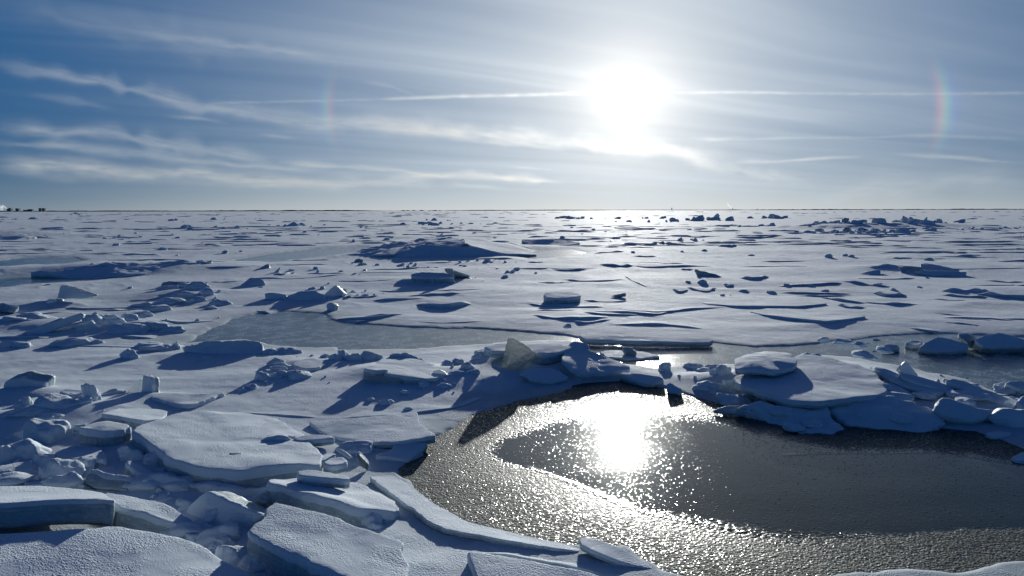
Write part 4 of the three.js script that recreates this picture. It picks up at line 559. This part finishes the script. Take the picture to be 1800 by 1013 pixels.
for (const [pts, h, d] of [
  [[[1068, 574], [1100, 574], [1160, 573], [1235, 579]], 0.04, 0.5], [[[935, 557], [970, 563], [1020, 565], [1070, 563]], 0.06, 0.5], [[[1003, 568], [1030, 571], [1075, 566]], 0.035, 0.3],
  [[[1025, 553], [1060, 558], [1130, 558]], 0.045, 0.4], [[[1044, 549], [1090, 553], [1150, 557], [1180, 550]], 0.06, 0.5], [[[1100, 548], [1160, 552], [1220, 545], [1275, 542]], 0.05, 0.5],
  [[[942, 548], [985, 549], [1015, 547]], 0.025, 0.3], [[[926, 535], [960, 539], [1000, 541], [1060, 542]], 0.04, 0.4], [[[1025, 529], [1070, 532], [1110, 531]], 0.025, 0.3], [[[987, 492], [1020, 497], [1060, 498], [1095, 494]], 0.035, 0.5],
  [[[947, 499], [980, 500], [1010, 498]], 0.03, 0.4], [[[1097, 487], [1110, 497], [1136, 508]], 0.03, 0.2], [[[1053, 468], [1090, 470], [1115, 469]], 0.12, 0.6], [[[1112, 469], [1150, 472], [1200, 470], [1252, 470]], 0.07, 0.6],
  [[[975, 477], [1000, 478], [1035, 476]], 0.05, 0.4], [[[1196, 475], [1215, 476]], 0.05, 0.3], [[[1110, 453], [1135, 454], [1160, 453]], 0.03, 0.4], [[[1045, 448], [1080, 446], [1098, 445]], 0.08, 0.8],
  [[[600, 561], [640, 557], [690, 552]], 0.05, 0.4], [[[590, 560], [650, 560], [710, 552]], 0.06, 0.45], [[[552, 575], [600, 569], [650, 562]], 0.04, 0.4], [[[655, 529], [700, 528], [750, 527]], 0.04, 0.4], [[[720, 523], [770, 521], [812, 520]], 0.04, 0.4],
  [[[600, 524], [640, 524], [668, 522]], 0.035, 0.3], [[[760, 514], [800, 515], [850, 512]], 0.025, 0.4], [[[665, 513], [700, 514], [740, 513]], 0.03, 0.4], [[[590, 497], [640, 498], [690, 496]], 0.03, 0.4], [[[645, 478], [700, 477], [765, 472]], 0.04, 0.5],
  [[[735, 565], [780, 567], [850, 565]], 0.02, 0.4], [[[450, 545], [490, 549], [545, 545]], 0.04, 0.5], [[[540, 484], [580, 485], [610, 484]], 0.03, 0.4], [[[440, 494], [520, 493], [610, 486]], 0.03, 0.5],
  [[[1364, 515], [1420, 516], [1496, 517]], 0.05, 0.5], [[[1395, 520], [1440, 521], [1500, 519]], 0.035, 0.4], [[[1366, 505], [1420, 503], [1480, 500]], 0.05, 0.5], [[[1483, 498], [1520, 502], [1562, 506]], 0.07, 0.5],
  [[[1535, 516], [1560, 522], [1592, 520]], 0.11, 0.4], [[[1442, 523], [1480, 531], [1520, 536]], 0.06, 0.35], [[[1514, 533], [1560, 538], [1616, 538]], 0.06, 0.4], [[[1472, 538], [1490, 543], [1520, 544]], 0.07, 0.3],
  [[[1300, 537], [1380, 538], [1458, 534]], 0.035, 0.4], [[[1655, 520], [1700, 524], [1740, 524]], 0.06, 0.4], [[[1716, 520], [1760, 524], [1830, 528]], 0.1, 0.5], [[[1594, 575], [1640, 582], [1676, 587]], 0.04, 0.35],
  [[[1640, 552], [1710, 560], [1790, 568]], 0.03, 0.4], [[[1660, 569], [1690, 571], [1720, 574]], 0.03, 0.3], [[[1690, 564], [1720, 564], [1745, 567]], 0.02, 0.3], [[[1640, 527], [1670, 530], [1700, 531]], 0.02, 0.3],
  [[[1514, 492], [1560, 493], [1610, 491]], 0.03, 0.5], [[[1337, 460], [1360, 461], [1420, 460]], 0.05, 0.5], [[[1300, 469], [1350, 470], [1420, 471]], 0.03, 0.5], [[[1650, 445], [1670, 446], [1690, 445]], 0.06, 0.6],
  [[[1302, 491], [1325, 495], [1352, 488]], 0.1, 0.3], [[[1210, 509], [1240, 514], [1260, 508]], 0.06, 0.4], [[[1183, 512], [1195, 516], [1210, 512]], 0.08, 0.3], [[[1272, 502], [1279, 505], [1286, 503]], 0.1, 0.2],
  [[[1730, 494], [1770, 497], [1800, 495]], 0.03, 0.5], [[[1580, 475], [1700, 476], [1820, 474]], 0.03, 0.6], [[[1610, 451], [1700, 453], [1770, 454]], 0.04, 0.8], [[[1145, 427], [1185, 431], [1230, 432]], 0.12, 0.9],
  [[[1260, 433], [1280, 435], [1296, 432]], 0.16, 0.8], [[[1290, 418], [1330, 420], [1370, 417]], 0.14, 1], [[[1180, 416], [1220, 418], [1260, 416]], 0.12, 1], [[[360, 478], [420, 477], [450, 474]], 0.05, 0.4], [[[485, 485], [500, 488], [514, 482]], 0.08, 0.3],
  [[[20, 551], [70, 553], [130, 549]], 0.025, 0.5], [[[0, 573], [40, 576], [60, 574]], 0.05, 0.4], [[[100, 541], [160, 544], [240, 541]], 0.03, 0.5], [[[170, 545], [220, 547], [262, 543]], 0.04, 0.4], [[[280, 566], [320, 569], [380, 562]], 0.035, 0.5], [[[225, 530], [260, 530], [300, 523]], 0.03, 0.4],
  [[[370, 500], [400, 500], [425, 499]], 0.03, 0.4], [[[130, 490], [160, 492], [190, 490]], 0.03, 0.4], [[[420, 729], [480, 732], [560, 737]], 0.015, 0.4],
  [[[600, 736], [680, 730], [760, 720], [812, 711], [850, 696]], 0.02, 0.5], [[[835, 972], [900, 978], [980, 991], [1060, 1010]], 0.02, 0.12],
]) { const p = P(...pts[pts.length >> 1]), t = zone(p.x, p.z); plate('snow_plate', 'thin snow plate with one lifted edge ' + t, pts, h * (pts[0][1] > 530 ? 0.55 : 0.72), d, { group: 'lifted snow plates ' + t }); }

// ---------------------------------------------------------------- more of the same out to a hundred metres
const rnd = mulberry(4242), between = (a, b) => a + (b - a) * rnd();
let made = 0, tries = 0;
const farPlates = [], farLumps = [];
while (made < 205 && tries++ < 4000) {
  const d = 9.5 * Math.exp(rnd() ** 0.8 * 2.1), a = between(-37, 37) * Math.PI / 180, x = d * Math.sin(a), z = -d * Math.cos(a);
  if (poolDist(x, z) < 0.5 || fbm(x * 0.11 + 7, z * 0.2, 2) < -0.12 + 0.1 * rnd()) continue;
  const w = (0.3 + 1.3 * rnd() ** 1.6) * (0.5 + d * 0.055), h = (0.006 + 0.022 * rnd() ** 1.8) * (0.7 + d * 0.045), turn = between(-0.22, 0.22), N = 14, bow = between(-0.08, 0.12) * w, edge = [];
  for (let k = 0; k < N; k++) { const t = k / (N - 1) - 0.5; edge.push(V(t * w * Math.cos(turn) + x, 0, t * w * Math.sin(turn) + z + bow * (1 - 4 * t * t))); }
  const g = wedgeGeo(edge, h, between(0.3, 0.8) * (0.6 + d * 0.03), rnd() * 90, [Math.sin(turn), -Math.cos(turn)]), y = H(x, z);
  g.translate(-x, -y, -z);
  const m = new THREE.Mesh(g, M.snow); m.position.set(x, y, z);
  add(m, 'snow_plate', 'thin snow plate with one lifted edge ' + zone(x, z), 'snow plate', 'lifted snow plates ' + zone(x, z));
  made++;
}
let lumps = 0;
while (lumps < 90 && tries++ < 9000) {
  const d = 11 * Math.exp(rnd() * 1.9), a = between(-37, 37) * Math.PI / 180, x = d * Math.sin(a), z = -d * Math.cos(a);
  if (poolDist(x, z) < 0.4 || fbm(x * 0.16 + 3, z * 0.25, 2) < 0.02) continue;
  const w = between(0.07, 0.22) * (0.6 + d * 0.028), h = w * between(0.2, 0.42), g = lumpGeo(w, h, w * between(0.5, 1), rnd() * 80, { small: true, angular: between(0.1, 0.8) });
  const m = new THREE.Mesh(g, M.snow); m.position.set(x, H(x, z) - h * 0.05, z); m.rotation.y = rnd() * 3;
  add(m, 'snow_lump', 'small loose snow lump on open snow ' + zone(x, z), 'snow lump', 'loose snow lumps ' + zone(x, z));
  lumps++;
}

for (const [n, x0, y0, x1, y1, big, where] of [[46, 0, 700, 230, 862, 9, 'in the shaded trench by the flat slabs'], [26, 230, 822, 480, 880, 8, 'at the foot of the wide flat slab'], [18, 270, 900, 430, 985, 8, 'between the tilted block and the smooth snow sheet'], [30, 1160, 640, 1300, 702, 7, 'in the snow at the tip of the ridge'], [26, 1420, 630, 1780, 712, 7, 'strewn over the slabs of the ridge'], [24, 450, 622, 680, 676, 6, 'along the rubble trail'], [20, 690, 640, 850, 690, 6, 'on the drift around the translucent shard'], [30, 150, 500, 400, 612, 5, 'around the low rubble heap'], [14, 860, 600, 1080, 660, 7, 'around the honey coloured fin']]) for (let k = 0; k < n; k++) {
  const p = P(between(x0, x1), between(y0, y1), 0.03), s = (2 + big * rnd() ** 2) / F * Math.hypot(p.x, EYE, p.z), h = s * between(0.4, 0.8);
  if (poolDist(p.x, p.z) < 0) continue;
  const m = new THREE.Mesh(lumpGeo(s * 1.3, h, s, rnd() * 70, { small: true, angular: 0.8 }), M.snow); m.position.set(p.x, H(p.x, p.z) - 0.04 * h, p.z); m.rotation.y = rnd() * 6;
  add(m, 'ice_fragment', 'small broken snow ice fragment ' + where, 'ice fragment', 'fragments ' + where);
}

// ---------------------------------------------------------------- pressure ridges of broken blocks
function ridgeOf(label, spots) {
  for (const [px, py, n, spread, tall] of spots) for (let k = 0, count = Math.round(n * (py < 412 && px > 1400 ? 1.3 : 1)); k < count; k++) {
    const t = between(-1, 1) * (0.4 + 0.6 * rnd()), p = P(px + t * spread, py + between(-1, 1) * (py > 440 ? 5 : py > 395 ? 2.2 : 1)), d = -p.z;
    const env = 0.45 + 0.55 * Math.cos(t * 1.45), hpx = tall * env * (0.25 + 0.9 * rnd() ** 1.5), h = hpx / F * d, w = h * between(1, 3.4);
    const g = lumpGeo(w, h, w * between(0.5, 0.9), rnd() * 90, { small: true, angular: between(0.7, 1.2), lean: between(-0.7, 0.7) });
    const m = new THREE.Mesh(toCreasedNormals(g, 0.5), k % 9 === 4 ? M.ice : M.snow); m.position.set(p.x, H(p.x, p.z) - h * 0.06, p.z); m.rotation.y = between(-0.5, 0.5);
    add(m, label[0] === 'l' ? 'ice_chunk' : 'ridge_block', label, 'ice block', label.replace('broken ice block', 'blocks').replace('loose ice block', 'chunks'));
  }
}
ridgeOf('broken ice block of the long pressure ridge beside the ridge track', [[1560, 409, 22, 160, 9], [1470, 401, 12, 70, 11], [1580, 400, 16, 110, 11], [1640, 392, 9, 70, 8], [1440, 411, 8, 50, 8], [1720, 403, 8, 90, 6]]);
ridgeOf('broken ice block of the low ridges under the sun', [[1025, 385, 12, 64, 7], [1150, 384, 7, 40, 6], [1250, 388, 13, 70, 10], [1360, 384, 8, 60, 8], [1120, 391, 5, 60, 4], [1180, 390, 5, 30, 6], [1330, 398, 6, 60, 5], [1200, 424, 6, 40, 8], [1160, 431, 5, 30, 5]]);
ridgeOf('broken ice block of the small ridge under the island', [[740, 396, 9, 60, 9], [780, 388, 5, 40, 5], [660, 402, 4, 40, 5], [840, 394, 5, 50, 4], [520, 398, 9, 70, 8], [400, 402, 7, 50, 6], [330, 403, 4, 30, 7], [430, 386, 5, 40, 3], [306, 388, 2, 8, 5], [380, 386, 3, 20, 4], [40, 386, 5, 40, 5], [140, 377, 4, 24, 4], [190, 419, 5, 40, 6], [110, 416, 4, 50, 5]]);
ridgeOf('loose ice block at the foot of the big hummock', [[720, 470, 9, 60, 6], [830, 466, 9, 70, 6], [640, 466, 5, 30, 6], [880, 460, 6, 40, 5], [360, 470, 6, 40, 8], [590, 482, 7, 70, 6], [480, 480, 6, 50, 7], [820, 492, 5, 40, 5], [900, 486, 4, 20, 6], [650, 516, 6, 50, 5], [610, 520, 5, 30, 6]]);

// ---------------------------------------------------------------- beyond them: too many and too small to tell apart
{
  const g1 = [0, 1, 2].map((k) => lumpGeo(1, 0.3, 0.7, 50 + k * 9, { small: true, angular: 0.7 })), N = 280;
  g1.forEach((g, k) => {
    const im = new THREE.InstancedMesh(g, M.snow, N), o = new THREE.Object3D();
    for (let i = 0; i < N; i++) {
      let x, z, d; do { d = 34 * Math.exp(rnd() ** 0.9 * 3.6); const a = between(-39, 39) * Math.PI / 180; x = d * Math.sin(a); z = -d * Math.cos(a); } while (fbm(x * 0.02 + 5, z * 0.035, 3) < 0.06 + 0.05 * rnd());
      const s = between(0.2, 0.7) * (0.5 + Math.min(d, 260) * 0.01);
      o.position.set(x, H(x, z) - 0.02 * s, z); o.scale.set(s * between(1, 4), s * between(0.2, 0.6), s); o.rotation.y = between(-0.3, 0.3); o.updateMatrix(); im.setMatrixAt(i, o.matrix);
    }
    add(im, 'ice_rubble', 'scattered far off ice rubble and drifts on the snow field', 'ice rubble', null, 'stuff');
  });
}

// ---------------------------------------------------------------- the far shore
function shore(name, label, px0, px1, dist, tall, seed, rough) {      // a low wooded coast: its skyline as a thick strip
  const n = Math.max(30, Math.round((px1 - px0) / 4)), pos = [], idx = [];
  for (let i = 0; i <= n; i++) {
    const px = lerp(px0, px1, i / n), a = Q(px, 370, dist), env = sst(0, 0.06, i / n) * sst(0, 0.06, 1 - i / n), h = (tall * (0.55 + 0.45 * fbm(px * 0.02 + seed, seed, 4) + rough * n2(px * 0.3, seed))) * env + 0.2, b = 1 + 260 / dist;
    pos.push(a.x, -1, a.z, a.x, h * 0.9, a.z, a.x * (1 + 60 / dist), h, a.z * (1 + 60 / dist), a.x * b, -1, a.z * b);
    if (i) for (let r = 0; r < 3; r++) { const p = i * 4 + r, q = p - 4; idx.push(q, p, q + 1, p, p + 1, q + 1); }
  }
  return add(new THREE.Mesh(geo(pos, idx), M.rock), name, label, 'coast', null, 'structure');
}
shore('hills', 'thin dark line of wooded coast behind the distant buildings', -700, 690, 5200, 11, 3, 0.1);
shore('hills', 'low wooded island on the horizon', 698, 778, 5000, 13, 9, 0.4);
shore('hills', 'faint low coast on the horizon under the sun', 770, 1320, 9000, 13, 5, 0.15);
shore('hills', 'faint long coast with a few higher woods', 1290, 2500, 8600, 15, 7, 0.2);
function building(label, px0, px1, hpx, dist, o = {}) {
  const a = Q(px0, 371, dist), b = Q(px1, 371, dist), w = b.x - a.x, h = hpx / F * dist + 4, d = Math.min(w, 22), g = new THREE.Group();
  const part = (name, x, y, z, sx, sy, sz, m) => { const q = new THREE.Mesh(new THREE.BoxGeometry(sx, sy, sz), m); q.name = name; q.position.set(x, y, z); g.add(q); return q; };
  part('wall', 0, h / 2, 0, w, h, d, M.concrete);
  const fl = Math.max(2, Math.round(h / 3.4)), cols = Math.max(2, Math.round(w / 4));
  for (let i = 1; i < fl; i++) part('window_band', 0, i * h / fl + 0.6, d / 2 + 0.05, w * 0.92, 1.3, 0.2, M.window);
  if (o.tower) part('roof_tower', o.tower * w, h + 2.4, 0, w * 0.5, 4.8, d * 0.6, M.concrete); else part('roof', 0, h + 0.5, 0, w * 0.96, 1, d * 0.96, M.steel);
  g.position.set((a.x + b.x) / 2, 0, -dist);
  return add(g, 'apartment_building', label, 'building', 'buildings on the far shore');
}
building('distant block with a stepped roof beside the steam', 13.5, 20.5, 4.4, 5000, { tower: 0.05 });
building('distant lone slim block between two others', 28.5, 34, 4.6, 5000);
building('distant long low building with a raised middle', 42, 58, 2.2, 5000, { tower: 0.2 });
building('distant twin tower block, the greener of the pair', 69, 73.6, 5, 5000);
building('distant twin tower block, the greyer of the pair', 75, 79.3, 5, 5000);
function mast(label, px, hpx, dist, wide) {
  const p = Q(px, 371, dist), h = hpx / F * dist + 3, g = new THREE.CylinderGeometry(wide * 0.4, wide, h, 8); g.translate(0, h / 2, 0);
  const o = new THREE.Group(), a = new THREE.Mesh(g, M.steel), b = new THREE.Mesh(new THREE.CylinderGeometry(wide * 1.4, wide * 1.4, h * 0.06, 8), M.steel);
  a.name = 'shaft'; b.name = 'platform'; b.position.y = h * 0.8; o.add(a, b); o.position.set(p.x, 0, p.z);
  return add(o, 'mast', label, 'mast');
}
mast('thin distant mast past the twin towers', 138, 4, 5000, 1);
mast('stubby distant beacon under the sun', 1181, 4, 6000, 5);
mast('distant chimney giving off a white plume', 1288, 3.5, 7000, 4);
mast('faint distant mast beside the chimney', 1332, 4, 7000, 2);
function plume(label, pts, dist, r) {
  const parts = [];
  pts.forEach(([px, py, k], i) => { const p = Q(px, py, dist), g = lumpGeo(r * k * 2, r * k * 2, r * k * 2, i * 5.3 + 2, { small: true, angular: 0 }); g.translate(p.x, p.y, p.z); parts.push(g); });
  const m = new THREE.Mesh(mergeGeometries(parts), M.smoke);
  return add(m, 'smoke', label, 'steam plume', null, 'stuff');
}
plume('small white plume above the distant chimney', [[1287, 367, 0.5], [1285, 365, 0.8], [1283, 363.5, 1], [1281, 362, 1], [1280, 360, 0.8], [1279, 358, 0.7]], 7000, 6);
plume('drift of pale steam beside the distant buildings', [[-14, 367, 2.5], [-6, 366.5, 2.2], [1, 365, 1.8], [5, 364, 1.4], [9, 366, 1.2], [3, 368.5, 1.8], [12, 368, 0.8]], 5000, 5);

renderer.render(scene, camera);
